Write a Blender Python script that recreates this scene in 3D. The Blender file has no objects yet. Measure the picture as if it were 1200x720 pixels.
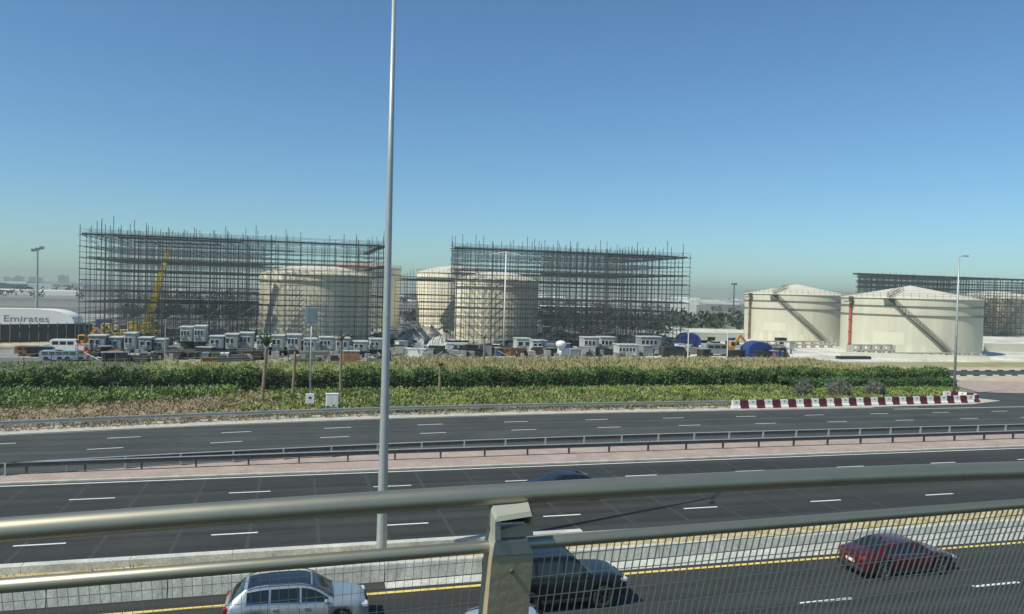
import bpy, math, random
import numpy as np
from mathutils import Vector, Matrix
random.seed(7); rng = np.random.default_rng(7)
R = math.radians
scn = bpy.context.scene
col = scn.collection

# ------------------------------------------------------------------ camera, sky, sun, exposure
F, CAMH = 900.0, 11.6
YAW, PIT, ROLL = R(15.5), R(1.15), R(1.49)
cam = bpy.data.objects.new('camera', bpy.data.cameras.new('camera')); col.objects.link(cam)
scn.camera = cam
cam.data.sensor_width = 36; cam.data.lens = 36 * F / 1200
cam.data.clip_start = 0.1; cam.data.clip_end = 30000
_f = Vector((math.sin(YAW)*math.cos(PIT), math.cos(YAW)*math.cos(PIT), -math.sin(PIT)))
_r = Vector((math.cos(YAW), -math.sin(YAW), 0)); _u = _r.cross(_f)
_c, _s = math.cos(ROLL), math.sin(ROLL)
_r2 = _c*_r + _s*_u; _u2 = -_s*_r + _c*_u
cam.matrix_world = Matrix(((_r2.x, _u2.x, -_f.x, 0), (_r2.y, _u2.y, -_f.y, 0), (_r2.z, _u2.z, -_f.z, CAMH), (0, 0, 0, 1)))

SUN_AZ, SUN_EL = R(251), R(50)          # compass-style: from +Y towards +X
w = bpy.data.worlds.new('World'); scn.world = w; w.use_nodes = True
nt = w.node_tree; sky = nt.nodes.new('ShaderNodeTexSky'); sky.sky_type = 'NISHITA'; sky.sun_disc = False
sky.sun_elevation = SUN_EL; sky.sun_rotation = SUN_AZ
sky.altitude = 0; sky.air_density = 1.0; sky.dust_density = 0.15; sky.ozone_density = 1.0
tint = nt.nodes.new('ShaderNodeMix'); tint.data_type = 'RGBA'; tint.blend_type = 'MULTIPLY'; tint.inputs[0].default_value = 1.0
nt.links.new(sky.outputs[0], tint.inputs[6]); tint.inputs[7].default_value = (.60, .92, 1.14, 1)      # the camera's cool-green white balance
nt.links.new(tint.outputs[2], nt.nodes['Background'].inputs[0]); nt.nodes['Background'].inputs[1].default_value = 0.103
sl = bpy.data.lights.new('sun', 'SUN'); so = bpy.data.objects.new('sun', sl); col.objects.link(so)
sl.energy = 4.8; sl.angle = R(0.5); sl.color = (1.0, 0.97, 0.82)
sd = Vector((math.sin(SUN_AZ)*math.cos(SUN_EL), math.cos(SUN_AZ)*math.cos(SUN_EL), math.sin(SUN_EL)))
so.rotation_euler = sd.to_track_quat('Z', 'Y').to_euler()
vs = scn.view_settings; vs.view_transform = 'Standard'; vs.look = 'None'; vs.exposure = 0.0; vs.gamma = 1.0

def ray(px, py):
    return _f + _r2*((px-600)/F) + _u2*((360-py)/F)
def G(px, py, z=0.0):                    # survey point: where a sight line meets height z
    d = ray(px, py); t = (z-CAMH)/d.z; return (d.x*t, d.y*t)
def XA(px, Y, py=400):                   # x where a sight line meets the plane y = Y
    d = ray(px, py); return d.x/d.y*Y
def ZA(px, py, Y):
    d = ray(px, py); return CAMH + d.z/d.y*Y

# ------------------------------------------------------------------ materials
M = {}
def mat(name, c, rough=0.7, metal=0.0, var=0.12, scale=3.0, bump=0.0, bscale=None, stretch=None, coat=0.0, spec=None, c2=None, fine=0.0):
    m = bpy.data.materials.new(name); m.use_nodes = True; t = m.node_tree; b = t.nodes['Principled BSDF']
    b.inputs['Roughness'].default_value = rough; b.inputs['Metallic'].default_value = metal
    if coat: b.inputs['Coat Weight'].default_value = coat; b.inputs['Coat Roughness'].default_value = 0.05
    if spec is not None: b.inputs['Specular IOR Level'].default_value = spec
    tc = t.nodes.new('ShaderNodeTexCoord'); mp = t.nodes.new('ShaderNodeMapping')
    t.links.new(tc.outputs['Object'], mp.inputs[0])
    if stretch: mp.inputs['Scale'].default_value = stretch
    n = t.nodes.new('ShaderNodeTexNoise'); n.inputs['Scale'].default_value = scale; n.inputs['Detail'].default_value = 5
    n.inputs['Roughness'].default_value = 0.6
    t.links.new(mp.outputs[0], n.inputs[0])
    r = t.nodes.new('ShaderNodeValToRGB'); r.color_ramp.elements[0].position = 0.3; r.color_ramp.elements[1].position = 0.7
    ca = [max(0, x*(1-var)) for x in c]; cb = [min(1, x*(1+var)) for x in (c2 or c)]
    r.color_ramp.elements[0].color = (*ca, 1); r.color_ramp.elements[1].color = (*cb, 1)
    t.links.new(n.outputs['Fac'], r.inputs[0])
    out = r.outputs[0]
    if fine:
        n2 = t.nodes.new('ShaderNodeTexNoise'); n2.inputs['Scale'].default_value = scale*14; n2.inputs['Detail'].default_value = 3
        t.links.new(tc.outputs['Object'], n2.inputs[0])
        mr = t.nodes.new('ShaderNodeMapRange'); mr.inputs[3].default_value = 1-fine; mr.inputs[4].default_value = 1+fine
        mr.inputs[1].default_value = .3; mr.inputs[2].default_value = .7
        t.links.new(n2.outputs['Fac'], mr.inputs[0])
        mx = t.nodes.new('ShaderNodeVectorMath'); mx.operation = 'SCALE'
        t.links.new(out, mx.inputs[0]); t.links.new(mr.outputs[0], mx.inputs['Scale']); out = mx.outputs[0]
    t.links.new(out, b.inputs['Base Color'])
    if bump:
        n3 = t.nodes.new('ShaderNodeTexNoise'); n3.inputs['Scale'].default_value = bscale or scale*4; n3.inputs['Detail'].default_value = 4
        t.links.new(tc.outputs['Object'], n3.inputs[0])
        bp = t.nodes.new('ShaderNodeBump'); bp.inputs['Strength'].default_value = bump; bp.inputs['Distance'].default_value = 0.05
        t.links.new(n3.outputs['Fac'], bp.inputs['Height']); t.links.new(bp.outputs[0], b.inputs['Normal'])
    M[name] = m; return m

def asphalt(name, base, streak):
    """asphalt with worn wheel tracks along X, patches and fine aggregate"""
    m = mat(name, base, 0.86, var=.2, scale=.22, fine=.10, bump=.15, bscale=40)
    t = m.node_tree; b = t.nodes['Principled BSDF']
    src = b.inputs['Base Color'].links[0].from_socket
    tc = [n for n in t.nodes if n.type == 'TEX_COORD'][0]
    mp = t.nodes.new('ShaderNodeMapping'); mp.inputs['Scale'].default_value = (.012, 1.1, 1)
    t.links.new(tc.outputs['Object'], mp.inputs[0])
    n = t.nodes.new('ShaderNodeTexNoise'); n.inputs['Scale'].default_value = 1.0; n.inputs['Detail'].default_value = 4
    t.links.new(mp.outputs[0], n.inputs[0])
    mr = t.nodes.new('ShaderNodeMapRange'); mr.inputs[1].default_value = .32; mr.inputs[2].default_value = .68
    mr.inputs[3].default_value = 1-streak; mr.inputs[4].default_value = 1+streak
    t.links.new(n.outputs['Fac'], mr.inputs[0])
    mx = t.nodes.new('ShaderNodeVectorMath'); mx.operation = 'SCALE'
    t.links.new(src, mx.inputs[0]); t.links.new(mr.outputs[0], mx.inputs['Scale'])
    t.links.new(mx.outputs[0], b.inputs['Base Color'])

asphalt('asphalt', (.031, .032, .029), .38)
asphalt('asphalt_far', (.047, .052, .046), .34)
mat('asphalt_yard', (.13, .13, .13), .9, scale=.08, var=.25, fine=.1)
mat('paint_white', (.72, .73, .70), .6, var=.18, scale=6)
mat('paint_worn', (.30, .31, .30), .8, var=.35, scale=4)
mat('paint_rumble', (.047, .049, .046), .85, var=.25, scale=3)
mat('paint_yellow', (.72, .52, .10), .6, var=.18, scale=3, c2=(.78, .62, .2))
mat('paver_pink', (.37, .29, .25), .9, scale=.6, var=.18, fine=.25)
mat('concrete_kerb', (.46, .43, .37), .9, scale=1.2, var=.2, fine=.15)
mat('concrete', (.50, .51, .46), .9, scale=.9, var=.22, fine=.2, bump=.3, stretch=(3, 3, .5))
mat('concrete_toe', (.50, .50, .45), .9, scale=.9, var=.2, fine=.2, bump=.3)
mat('joint_shade', (.03, .03, .03), .9)
mat('sand', (.44, .36, .24), .95, scale=.5, var=.2, fine=.2, bump=.5, c2=(.5, .42, .3))
mat('sand_verge', (.46, .35, .13), .95, scale=1.4, var=.3, fine=.3, bump=.6, c2=(.5, .42, .25))
mat('soil', (.24, .19, .12), .95, scale=.7, var=.35, fine=.25, bump=.6)
mat('dry_grass_ground', (.33, .27, .15), .95, scale=.25, var=.25, fine=.3, c2=(.28, .27, .13))
mat('gravel_white', (.52, .50, .43), .95, scale=.12, var=.25, fine=.25, c2=(.62, .6, .54))
mat('site_ground', (.20, .19, .165), .95, scale=.1, var=.5, fine=.3, c2=(.32, .31, .27))
mat('far_ground', (.15, .155, .13), .95, scale=.006, var=.4, stretch=(.15, 1, 1), fine=.1, c2=(.2, .2, .17))
mat('steel_rail', (.40, .38, .29), .45, .85, var=.05, scale=9)
mat('steel_post', (.38, .31, .19), .75, .0, var=.07, scale=8, bump=.05, fine=.04)
mat('steel_post_light', (.36, .355, .30), .5, .1, var=.07, scale=8)
mat('steel_bar', (.54, .46, .33), .7, .0, var=.1, scale=20)
mat('galvanised', (.44, .46, .45), .45, .5, var=.15, scale=5)
mat('galv_pole', (.40, .43, .43), .45, .35, var=.08, scale=2)
mat('scaffold_steel', (.11, .12, .125), .6, .3, var=.3, scale=.7)
mat('scaffold_board', (.055, .058, .06), .8, var=.35, scale=.5)
mat('tank_cream', (.86, .79, .60), .75, var=.06, scale=.25, fine=.04, stretch=(1, 1, .3))
mat('tank_light', (.62, .60, .47), .75, var=.04, scale=.3)
mat('tank_beige', (.56, .54, .42), .75, var=.09, scale=.6, fine=.04, stretch=(1, 1, .12))
mat('tank_roof', (.60, .56, .45), .7, var=.08, scale=.3)
mat('tank_roof_rust', (.42, .27, .21), .8, var=.2, scale=.3)
mat('tank_band', (.17, .15, .12), .8, var=.2)
mat('pipe_red', (.50, .09, .06), .6)
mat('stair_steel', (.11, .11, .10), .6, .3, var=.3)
mat('handrail', (.40, .38, .32), .6, .2)
mat('cabin_white', (.42, .44, .42), .6, var=.3, scale=.5)
mat('cabin_grey', (.25, .27, .27), .6, var=.2, scale=.5)
mat('cabin_roof', (.48, .50, .48), .6, var=.2, scale=.5)
mat('window_dark', (.03, .035, .04), .2, var=.2)
mat('dark_base', (.035, .034, .033), .9, var=.5, scale=.6)
mat('tarp_blue', (.02, .05, .22), .6, var=.25, scale=.6)
mat('tarp_grey', (.17, .22, .25), .7, var=.2, scale=.6)
mat('crane_yellow', (.80, .60, .10), .5, var=.1)
mat('digger_orange', (.58, .27, .05), .55, var=.12)
mat('machine_red', (.50, .05, .04), .5)
mat('rust', (.25, .12, .06), .85, var=.3)
mat('tyre', (.018, .018, .018), .85)
mat('rim', (.42, .42, .42), .3, .8)
mat('rim_dark', (.09, .09, .09), .35, .7)
mat('paint_silver', (.42, .46, .48), .3, .55, var=.02, coat=.8)
mat('paint_black', (.006, .0065, .009), .35, .0, var=.02, coat=.35)
mat('paint_red', (.10, .004, .010), .28, .35, var=.02, coat=.8)
mat('paint_navy', (.009, .009, .014), .35, .0, var=.02, coat=.3)
mat('paint_pale', (.42, .5, .56), .3, .4, var=.02, coat=.8)
mat('car_glass', (.012, .016, .019), .06, var=.02, spec=.7)
mat('trim_black', (.02, .02, .02), .5)
mat('chrome', (.7, .7, .7), .12, 1.0)
mat('light_red', (.25, .015, .015), .15, var=.1)
mat('light_clear', (.7, .72, .74), .1, .3)
mat('plate', (.75, .75, .7), .4)
mat('barrier_white', (.72, .70, .67), .55, var=.12, scale=3)
mat('barrier_red', (.105, .010, .018), .5, var=.25, scale=3)
mat('sign_back', (.20, .26, .27), .5, .3)
mat('white_paint', (.72, .72, .69), .5, var=.06)
mat('letter', (.22, .21, .20), .7)
mat('trunk', (.25, .19, .13), .95, var=.3, scale=6, bump=.8)
mat('frond_green', (.07, .12, .035), .7, var=.35, scale=2)
mat('frond_dry', (.26, .19, .10), .9, var=.3, scale=2)
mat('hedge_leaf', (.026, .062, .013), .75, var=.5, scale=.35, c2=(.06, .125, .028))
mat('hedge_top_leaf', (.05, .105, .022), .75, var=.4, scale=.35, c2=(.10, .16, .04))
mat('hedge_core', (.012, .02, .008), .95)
mat('lush_leaf', (.09, .17, .035), .7, var=.35, scale=.5, c2=(.18, .25, .07))
mat('mixed_leaf', (.08, .16, .02), .75, var=.45, scale=.3, c2=(.22, .26, .07))
mat('dead_leaf', (.30, .24, .13), .9, var=.35, scale=1.0)
mat('grass_dry_leaf', (.32, .29, .14), .9, var=.3, scale=.5)
mat('bush_leaf', (.11, .12, .085), .85, var=.35, scale=2, c2=(.17, .18, .14))
mat('far_tree', (.035, .05, .03), .9, var=.4, scale=.05)
mat('far_wall', (.45, .45, .42), .8, var=.3, scale=.02)
mat('far_wall_grey', (.28, .29, .29), .8, var=.3, scale=.02)
mat('far_tower', (.42, .45, .46), .8, var=.15, scale=.02)
mat('far_white', (.74, .74, .71), .7, var=.06, scale=.03)
mat('black_fence', (.06, .065, .065), .85, var=.3)
mat('cable_black', (.012, .012, .014), .6)
mat('rubble', (.40, .37, .31), .95, var=.4, scale=.4, bump=.5)

# ------------------------------------------------------------------ mesh helpers
class MB:
    def __init__(s): s.v = []; s.f = []
    def add(s, vs, fs):
        o = len(s.v); s.v += [tuple(p) for p in vs]; s.f += [tuple(i+o for i in f) for f in fs]; return s
    def box(s, x0, y0, z0, x1, y1, z1):
        return s.add([(x0,y0,z0),(x1,y0,z0),(x1,y1,z0),(x0,y1,z0),(x0,y0,z1),(x1,y0,z1),(x1,y1,z1),(x0,y1,z1)],
                     [(3,2,1,0),(4,5,6,7),(0,1,5,4),(1,2,6,5),(2,3,7,6),(3,0,4,7)])
    def cbox(s, c, d): return s.box(c[0]-d[0]/2, c[1]-d[1]/2, c[2]-d[2]/2, c[0]+d[0]/2, c[1]+d[1]/2, c[2]+d[2]/2)
    def bbox(s, c, d, b=.03):            # box with bevelled vertical and horizontal edges
        x, y, z = d[0]/2, d[1]/2, d[2]/2; vs = []
        prof = [(-z, b), (-z+b, 0), (z-b, 0), (z, b)]
        for zz, i in prof:
            X, Y = x-i, y-i
            for (sx, sy) in ((1,1),(-1,1),(-1,-1),(1,-1)):
                a = (X*sx, (Y-b)*sy); q = ((X-b)*sx, Y*sy)
                pair = [a, q] if sx*sy > 0 else [q, a]
                vs += [(c[0]+p[0], c[1]+p[1], c[2]+zz) for p in pair]
        n = 8; fs = [tuple(range(n-1, -1, -1)), tuple(range(3*n, 4*n))]
        for k in range(3):
            for i in range(n): j = (i+1) % n; fs.append((k*n+i, k*n+j, (k+1)*n+j, (k+1)*n+i))
        return s.add(vs, fs)
    def tube(s, a, b, r0, r1=None, n=8, cap=True):
        a, b = Vector(a), Vector(b); r1 = r0 if r1 is None else r1
        d = (b-a).normalized(); u = d.orthogonal().normalized(); v = d.cross(u)
        vs = [a+(u*math.cos(t)+v*math.sin(t))*r0 for t in [2*math.pi*(i+.5)/n for i in range(n)]]
        vs += [b+(u*math.cos(t)+v*math.sin(t))*r1 for t in [2*math.pi*(i+.5)/n for i in range(n)]]
        fs = [(i, (i+1) % n, n+(i+1) % n, n+i) for i in range(n)]
        if cap: fs += [tuple(range(n-1, -1, -1)), tuple(range(n, 2*n))]
        return s.add(vs, fs)
    def path(s, pts, r, n=12):
        pts = [Vector(p) for p in pts]; vs = []
        for i, p in enumerate(pts):
            d = (pts[min(i+1, len(pts)-1)]-pts[max(i-1, 0)]).normalized()
            u = Vector((0, 0, 1)); u = (u-d*u.dot(d)).normalized() if abs(d.z) < .95 else d.orthogonal().normalized(); v = d.cross(u)
            rr = r[i] if isinstance(r, (list, tuple)) else r
            vs += [p+(u*math.cos(t)+v*math.sin(t))*rr for t in [2*math.pi*k/n for k in range(n)]]
        fs = [(k*n+i, k*n+(i+1) % n, (k+1)*n+(i+1) % n, (k+1)*n+i) for k in range(len(pts)-1) for i in range(n)]
        fs += [tuple(range(n-1, -1, -1)), tuple(range((len(pts)-1)*n, len(pts)*n))]
        return s.add(vs, fs)
    def lathe(s, prof, n=48, c=(0, 0)):
        vs = [(c[0]+r*math.cos(2*math.pi*i/n), c[1]+r*math.sin(2*math.pi*i/n), z) for r, z in prof for i in range(n)]
        fs = [(k*n+i, k*n+(i+1) % n, (k+1)*n+(i+1) % n, (k+1)*n+i) for k in range(len(prof)-1) for i in range(n)]
        return s.add(vs, fs)
    def sheet(s, A, B, z=0):             # strip between two polylines of equal length
        n = len(A); vs = [(*p, z) if len(p) == 2 else p for p in list(A)+list(B)]
        return s.add(vs, [(i, i+1, n+i+1, n+i) for i in range(n-1)])
    def extr(s, prof, x0, x1):           # profile (y,z) closed, extruded along x
        n = len(prof); vs = [(x0, y, z) for y, z in prof]+[(x1, y, z) for y, z in prof]
        return s.add(vs, [(i, (i+1) % n, n+(i+1) % n, n+i) for i in range(n)]+[tuple(range(n-1, -1, -1)), tuple(range(n, 2*n))])
    def mesh(s, m, smooth=False):
        me = bpy.data.meshes.new('m'); me.from_pydata(s.v, [], s.f); me.materials.append(M[m])
        if smooth: me.polygons.foreach_set('use_smooth', [True]*len(me.polygons))
        return me
def obj(name, me, parent=None, loc=(0,0,0), rz=0.0):
    me_ = me; me_.name = name
    o = bpy.data.objects.new(name, me_); col.objects.link(o); o.location = loc; o.rotation_euler = (0, 0, rz)
    if parent: o.parent = parent
    return o
def part(name, mb, m, parent, smooth=False, loc=(0,0,0), label=None, stuff=False):
    o = obj(name, mb.mesh(m, smooth), parent, loc)
    if label: o['label'] = label
    if stuff: o['kind'] = 'stuff'
    return o
def autosmooth(o, ang=35):
    me = o.data; me.polygons.foreach_set('use_smooth', [True]*len(me.polygons)); me.set_sharp_from_angle(angle=R(ang))
    return o
def tag(o, label, cat, group=None, kind=None):
    if label: o['label'] = label
    if cat: o['category'] = cat
    if group: o['group'] = group
    if kind: o['kind'] = kind
    return o
def thing(name, label, cat, loc=(0,0,0), rz=0.0, group=None):
    o = bpy.data.objects.new(name, None); col.objects.link(o); o.location = loc; o.rotation_euler = (0, 0, rz)
    o.empty_display_size = .3
    return tag(o, label, cat, group)
def struct(name, mb, m, smooth=False, parent=None):
    o = obj(name, mb.mesh(m, smooth), parent)
    if parent is None: o['kind'] = 'structure'
    return o
def copy_tree(o, loc=None, rz=None, label=None, parent=None):
    c = o.copy(); col.objects.link(c); c.parent = parent
    if loc is not None: c.location = loc
    if rz is not None: c.rotation_euler = (0, 0, rz)
    if label: c['label'] = label
    for ch in list(o.children): copy_tree(ch, parent=c)
    return c
def fast_mesh(name, V, Fq, m):
    """V (n,3), Fq (k,4) numpy arrays"""
    me = bpy.data.meshes.new(name); k = len(Fq)
    me.vertices.add(len(V)); me.vertices.foreach_set('co', V.astype(np.float32).ravel())
    me.loops.add(k*4); me.loops.foreach_set('vertex_index', Fq.astype(np.int32).ravel())
    me.polygons.add(k); me.polygons.foreach_set('loop_start', np.arange(0, 4*k, 4, dtype=np.int32))
    me.update(calc_edges=True); me.materials.append(M[m]); return me
def leaves(P, size, up=.3, aspect=.5, rg=rng):
    """one leaf-shaped quad (rhomb) at each point"""
    n = len(P); d = rg.normal(size=(n, 3)); d[:, 2] += up; d /= np.linalg.norm(d, axis=1)[:, None]
    e = rg.normal(size=(n, 3)); e = np.cross(d, e); e /= np.linalg.norm(e, axis=1)[:, None]
    s_ = (size*rg.uniform(.6, 1.4, n))[:, None]
    V = np.stack([P, P+d*s_*.5+e*s_*aspect*.5, P+d*s_, P+d*s_*.5-e*s_*aspect*.5], 1).reshape(-1, 3)
    return V, np.arange(4*n).reshape(n, 4)

# ================================================================== GROUND AND ROADS
xs = [-400, -60] + list(np.arange(-50, 32, 4.0)) + [60, 100, 160, 400]
def off(x): return -0.0019*max(0, 30-max(x, -45))**2
def cv(Y, x0=None, x1=None, slope=0):
    return [(x, Y+off(x)+slope*x) for x in xs]
m = MB(); m.sheet([(-6000, -60), (6000, -60)], [(-6000, 6000), (6000, 6000)], -.03); struct('ground', m, 'far_ground')
m = MB(); m.sheet([(-500, 8), (500, 8)], [(-500, 29.62), (500, 29.62)], 0); struct('near_road', m, 'asphalt')
m = MB(); m.sheet([(-500, 34.45), (500, 34.45)], [(-500, 48.95), (500, 48.95)], 0); struct('middle_road', m, 'asphalt')
m = MB(); m.sheet([(-500, 30.0), (500, 30.0)], [(-500, 34.5), (500, 34.5)], -.012); struct('sand_verge', m, 'sand_verge')
# brick median
m = MB(); A = [(x, 48.95) for x in xs]; B = [(x, 54.75+off(x)*.9) for x in xs]
m.sheet(A, [(x, 49.35) for x in xs], .10); struct('median_kerb', m, 'concrete_kerb')
m = MB(); m.sheet([(x, 49.35) for x in xs], B, .11); struct('brick_median', m, 'paver_pink')
m = MB(); m.sheet([(x, 48.95, 0) for x in xs], [(x, 48.951, .10) for x in xs]); struct('median_kerb_face', m, 'concrete_kerb')
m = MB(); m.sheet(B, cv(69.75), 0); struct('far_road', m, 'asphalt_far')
# shoulder and planting bed soil
m = MB(); m.sheet(cv(69.75), cv(72.9), -.008); struct('sand_shoulder', m, 'concrete_kerb')
m = MB(); m.sheet([(x, y) for x, y in cv(72.9) if x <= 60]+[(78, 73.2)], [(x, 92) for x, y in cv(72.9) if x <= 60]+[(89, 92)], .02); struct('planting_soil', m, 'soil')
# area right of the planting: exit road, pink paving, sand
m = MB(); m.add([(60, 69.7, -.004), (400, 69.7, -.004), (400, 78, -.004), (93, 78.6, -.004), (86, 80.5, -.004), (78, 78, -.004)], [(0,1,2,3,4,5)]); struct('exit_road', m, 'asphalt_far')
m = MB(); m.add([(86, 80.4, .03), (93, 78.4, .03), (400, 77, .03), (400, 90, .03), (106, 90.6, .03), (92, 94, .03)], [(0,1,2,3,4,5)]); struct('pink_paving', m, 'paver_pink')
m = MB(); m.sheet([(89, 92.0), (106, 90.6), (400, 90)], [(89, 99), (120, 98.6), (400, 98)], .0); struct('sand_strip', m, 'sand')
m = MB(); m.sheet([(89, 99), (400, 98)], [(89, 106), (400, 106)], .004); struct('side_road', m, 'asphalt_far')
m = MB(); m.sheet([(89, 106), (400, 106)], [(89, 112), (400, 112)], .008); struct('sand_bank', m, 'sand')
# land behind hedge
m = MB(); m.sheet([(-20, 91.9), (89, 91.9)], [(-20, 126), (89, 126)], .012); struct('dry_grass_field', m, 'dry_grass_ground')
m = MB(); m.sheet([(89, 112), (400, 112)], [(89, 122), (400, 122)], .012); struct('dry_grass_bank', m, 'dry_grass_ground')
m = MB(); m.sheet([(-200, 91.9), (-20, 91.9)], [(-200, 128), (-20, 128)], .01); struct('yard_road', m, 'asphalt_yard')
m = MB(); m.sheet([(-75, 128), (60, 126)], [(-75, 300), (60, 300)], .0); struct('site_ground', m, 'site_ground')
m = MB(); m.add([(60, 126, .004), (89, 122, .004), (400, 122, .004), (400, 250, .004), (62, 250, .004)], [(0,1,2,3,4)]); struct('gravel_apron', m, 'gravel_white')
m = MB(); m.add([(4, 157, .03), (30, 150, .03), (34, 215, .03), (10, 215, .03)], [(0,1,2,3)]); struct('gravel_bund', m, 'gravel_white')
m = MB(); m.sheet([(-200, 152), (-43, 150)], [(-200, 161), (-43, 158)], .02); struct('sandy_edge', m, 'sand')

# painted markings: one object per marking kind and line
def line(name, Y, x0, x1, wd, m_, z=.006, curve=0):
    pts = [x0]+[x for x in xs if x0 < x < x1]+[x1]
    mb = MB(); mb.sheet([(x, Y+curve*off(x)-wd/2) for x in pts], [(x, Y+curve*off(x)+wd/2) for x in pts], z)
    return struct(name, mb, m_)
line('yellow_edge_line', 29.2, -60, 120, .2, 'paint_yellow')
line('white_edge_line', 34.75, -60, 120, .15, 'paint_worn')
line('white_edge_line', 48.6, -60, 150, .17, 'paint_white')
line('white_edge_line', 55.1, -60, 150, .16, 'paint_white', curve=.9)
line('white_edge_line', 69.35, -60, 66, .16, 'paint_worn', curve=1)
line('white_edge_line', 68.5, 62, 150, .18, 'paint_white')
def dashes(Y, x0, n, step, L, wd, m_='paint_white', curve=0, z=.006):
    mb = MB(); 
    for i in range(n):
        x = x0+i*step; ya = Y+curve*off(x); yb = Y+curve*off(x+L)
        o = obj('lane_dash', MB().sheet([(x, ya-wd/2), (x+L, yb-wd/2)], [(x, ya+wd/2), (x+L, yb+wd/2)], z).mesh(m_)); o['kind'] = 'structure'
dashes(25.0, 18.6-8.25*5, 14, 8.25, 2.4, .17)
dashes(20.8, 14-8.25*4, 8, 8.25, 2.4, .17)
dashes(37.6, -11.75-8.05, 14, 8.05, 2.05, .15)
dashes(41.0, -11.6-8.05, 14, 8.05, 2.2, .14)
dashes(45.05, -11.5-7.95, 16, 7.95, 2.2, .14)
dashes(58.0, -19-7.8, 18, 7.8, 2.6, .14, 'paint_white', .95)
dashes(62.0, -13.9-7.75, 18, 7.8, 2.2, .14, 'paint_white', 1)
dashes(65.9, -13.5-7.75, 18, 7.8, 2.2, .14, 'paint_white', 1)
for i in range(16):
    x = -14.5+i*3.1
    o = obj('rumble_line', MB().sheet([(x, 35.2), (x+.16, 35.2)], [(x, 48.3), (x+.16, 48.3)], .0045).mesh('paint_rumble')); o['kind'] = 'structure'

# ================================================================== CONCRETE BARRIER beside near road
br = thing('concrete_barrier', 'long pale grey concrete barrier between the yellow line and the sandy verge', 'barrier', (0, 30, 0))
def zb(x): return float(np.interp(x, [-30, 2, 17, 27, 37, 120], [.07, .09, .28, .44, .52, .55]))
x = -28.0
while x < 75:
    x1 = x+3.93; z0, z1 = zb(x), zb(x1)
    mb = MB(); y0, y1, y2, y3 = .0, .07, .30, .42
    vs = []
    for xx, zz in ((x+.02, z0), (x1-.02, z1)): vs += [(xx, y0, zz+.02), (xx, y1, .76), (xx, y1+.02, .80), (xx, y2, .80), (xx, y3, 0)]
    mb.add(vs, [(0,1,6,5), (1,2,7,6), (2,3,8,7), (3,4,9,8), (4,3,2,1,0), (5,6,7,8,9)])
    part('barrier_segment', mb, 'concrete', br)
    t_ = MB(); t_.add([(x, -.38, .0), (x1-.004, -.38, .0), (x1-.004, -.33, .04), (x, -.33, .04), (x1-.004, -.03, z1), (x, -.03, z0), (x1-.004, .4, z1), (x, .4, z0)], [(0,1,2,3), (3,2,4,5), (5,4,6,7)])
    part('barrier_toe', t_, 'concrete_toe' if x > 1 else 'asphalt', br)
    x = x1
part('joint_shade_strip', MB().sheet([(xx, -.034, zb(xx)+.001) for xx in (-28, 2, 17, 27, 37, 75)], [(xx, -.004, zb(xx)+.028) for xx in (-28, 2, 17, 27, 37, 75)]), 'joint_shade', br)  # dark strip paints in the shade of the joint groove above the toe
# low coping on the left side of the verge
cb = thing('concrete_coping', 'low white concrete coping along the far side of the verge at the left', 'kerb', (0, 34.2, 0))
x = -30.0
while x < 9.4:
    part('coping_segment', MB().bbox((x+1.96, 0, .14), (3.92, .42, .32), .012), 'concrete_toe', cb); x += 3.93
# weeds in sandy verge
n = 2600; P = np.stack([rng.uniform(-12, 75, n), rng.uniform(30.6, 34.1, n), np.zeros(n)], 1)
V, Q = leaves(P, .22, 1.2, .2); tag(obj('verge_weeds', fast_mesh('w', V, Q, 'grass_dry_leaf')), 'dry straw tufts growing on the sandy verge behind the concrete barrier', 'grass', kind='stuff')

# ================================================================== VIADUCT RAILING (foreground)
RY = 2.3
rl = thing('viaduct_railing', 'steel viaduct railing with two round rails, a box post and bar grating in the foreground', 'railing', (.64, RY, 9.4))
ox, oz = .64, 9.4
def rz_(px, py, Y): return (XA(px, Y, py), ZA(px, py, Y))
U = [rz_(*p, RY) for p in ((0, 622), (300, 599), (600, 578.5), (900, 563), (1200, 551))]
Lw = [rz_(*p, RY) for p in ((0, 687), (580, 640), (1200, 590))]
cu = np.polyfit([p[0] for p in U], [p[1] for p in U], 2); cl = np.polyfit([p[0] for p in Lw], [p[1] for p in Lw], 1)
zu = lambda x: float(np.polyval(cu, max(-1.4, min(3.4, x)))); zl = lambda x: float(np.polyval(cl, x))
pts = [(x-ox, 0, zu(x)-oz) for x in np.arange(-3, 5.6, .12)]
part('top_rail', MB().path(pts, .033, 28), 'steel_rail', rl, smooth=True)
part('lower_rail', MB().path([(x-ox, 0, zl(x)-oz) for x in (-3, 0, 1.5, 3, 5.6)], .0195, 24), 'steel_rail', rl, smooth=True)
TILT = .32                                          # the railing leans in towards the walkway at the top
PYc = RY-.05
za = ZA(600, 646, PYc)-oz; zb_ = ZA(600, 627, PYc)-oz; zc_ = ZA(600, 593, PYc)-oz
hx = .066; px_ = XA(601, PYc, 640)-ox
po = MB(); po.add([(-hx-.008,-.05,-1.0),(hx+.008,-.05,-1.0),(hx+.008,.05,-1.0),(-hx-.008,.05,-1.0),(-hx,-.05,-.003),(hx,-.05,-.003),(hx,.05,-.003),(-hx,.05,-.003)],
       [(3,2,1,0),(4,5,6,7),(0,1,5,4),(1,2,6,5),(2,3,7,6),(3,0,4,7)])
po = part('post', po, 'steel_post', rl); po.location = (px_, -.005, za); po.rotation_euler = (.20, 0, 0)
A_, B_ = zb_-za, zc_-za
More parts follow.
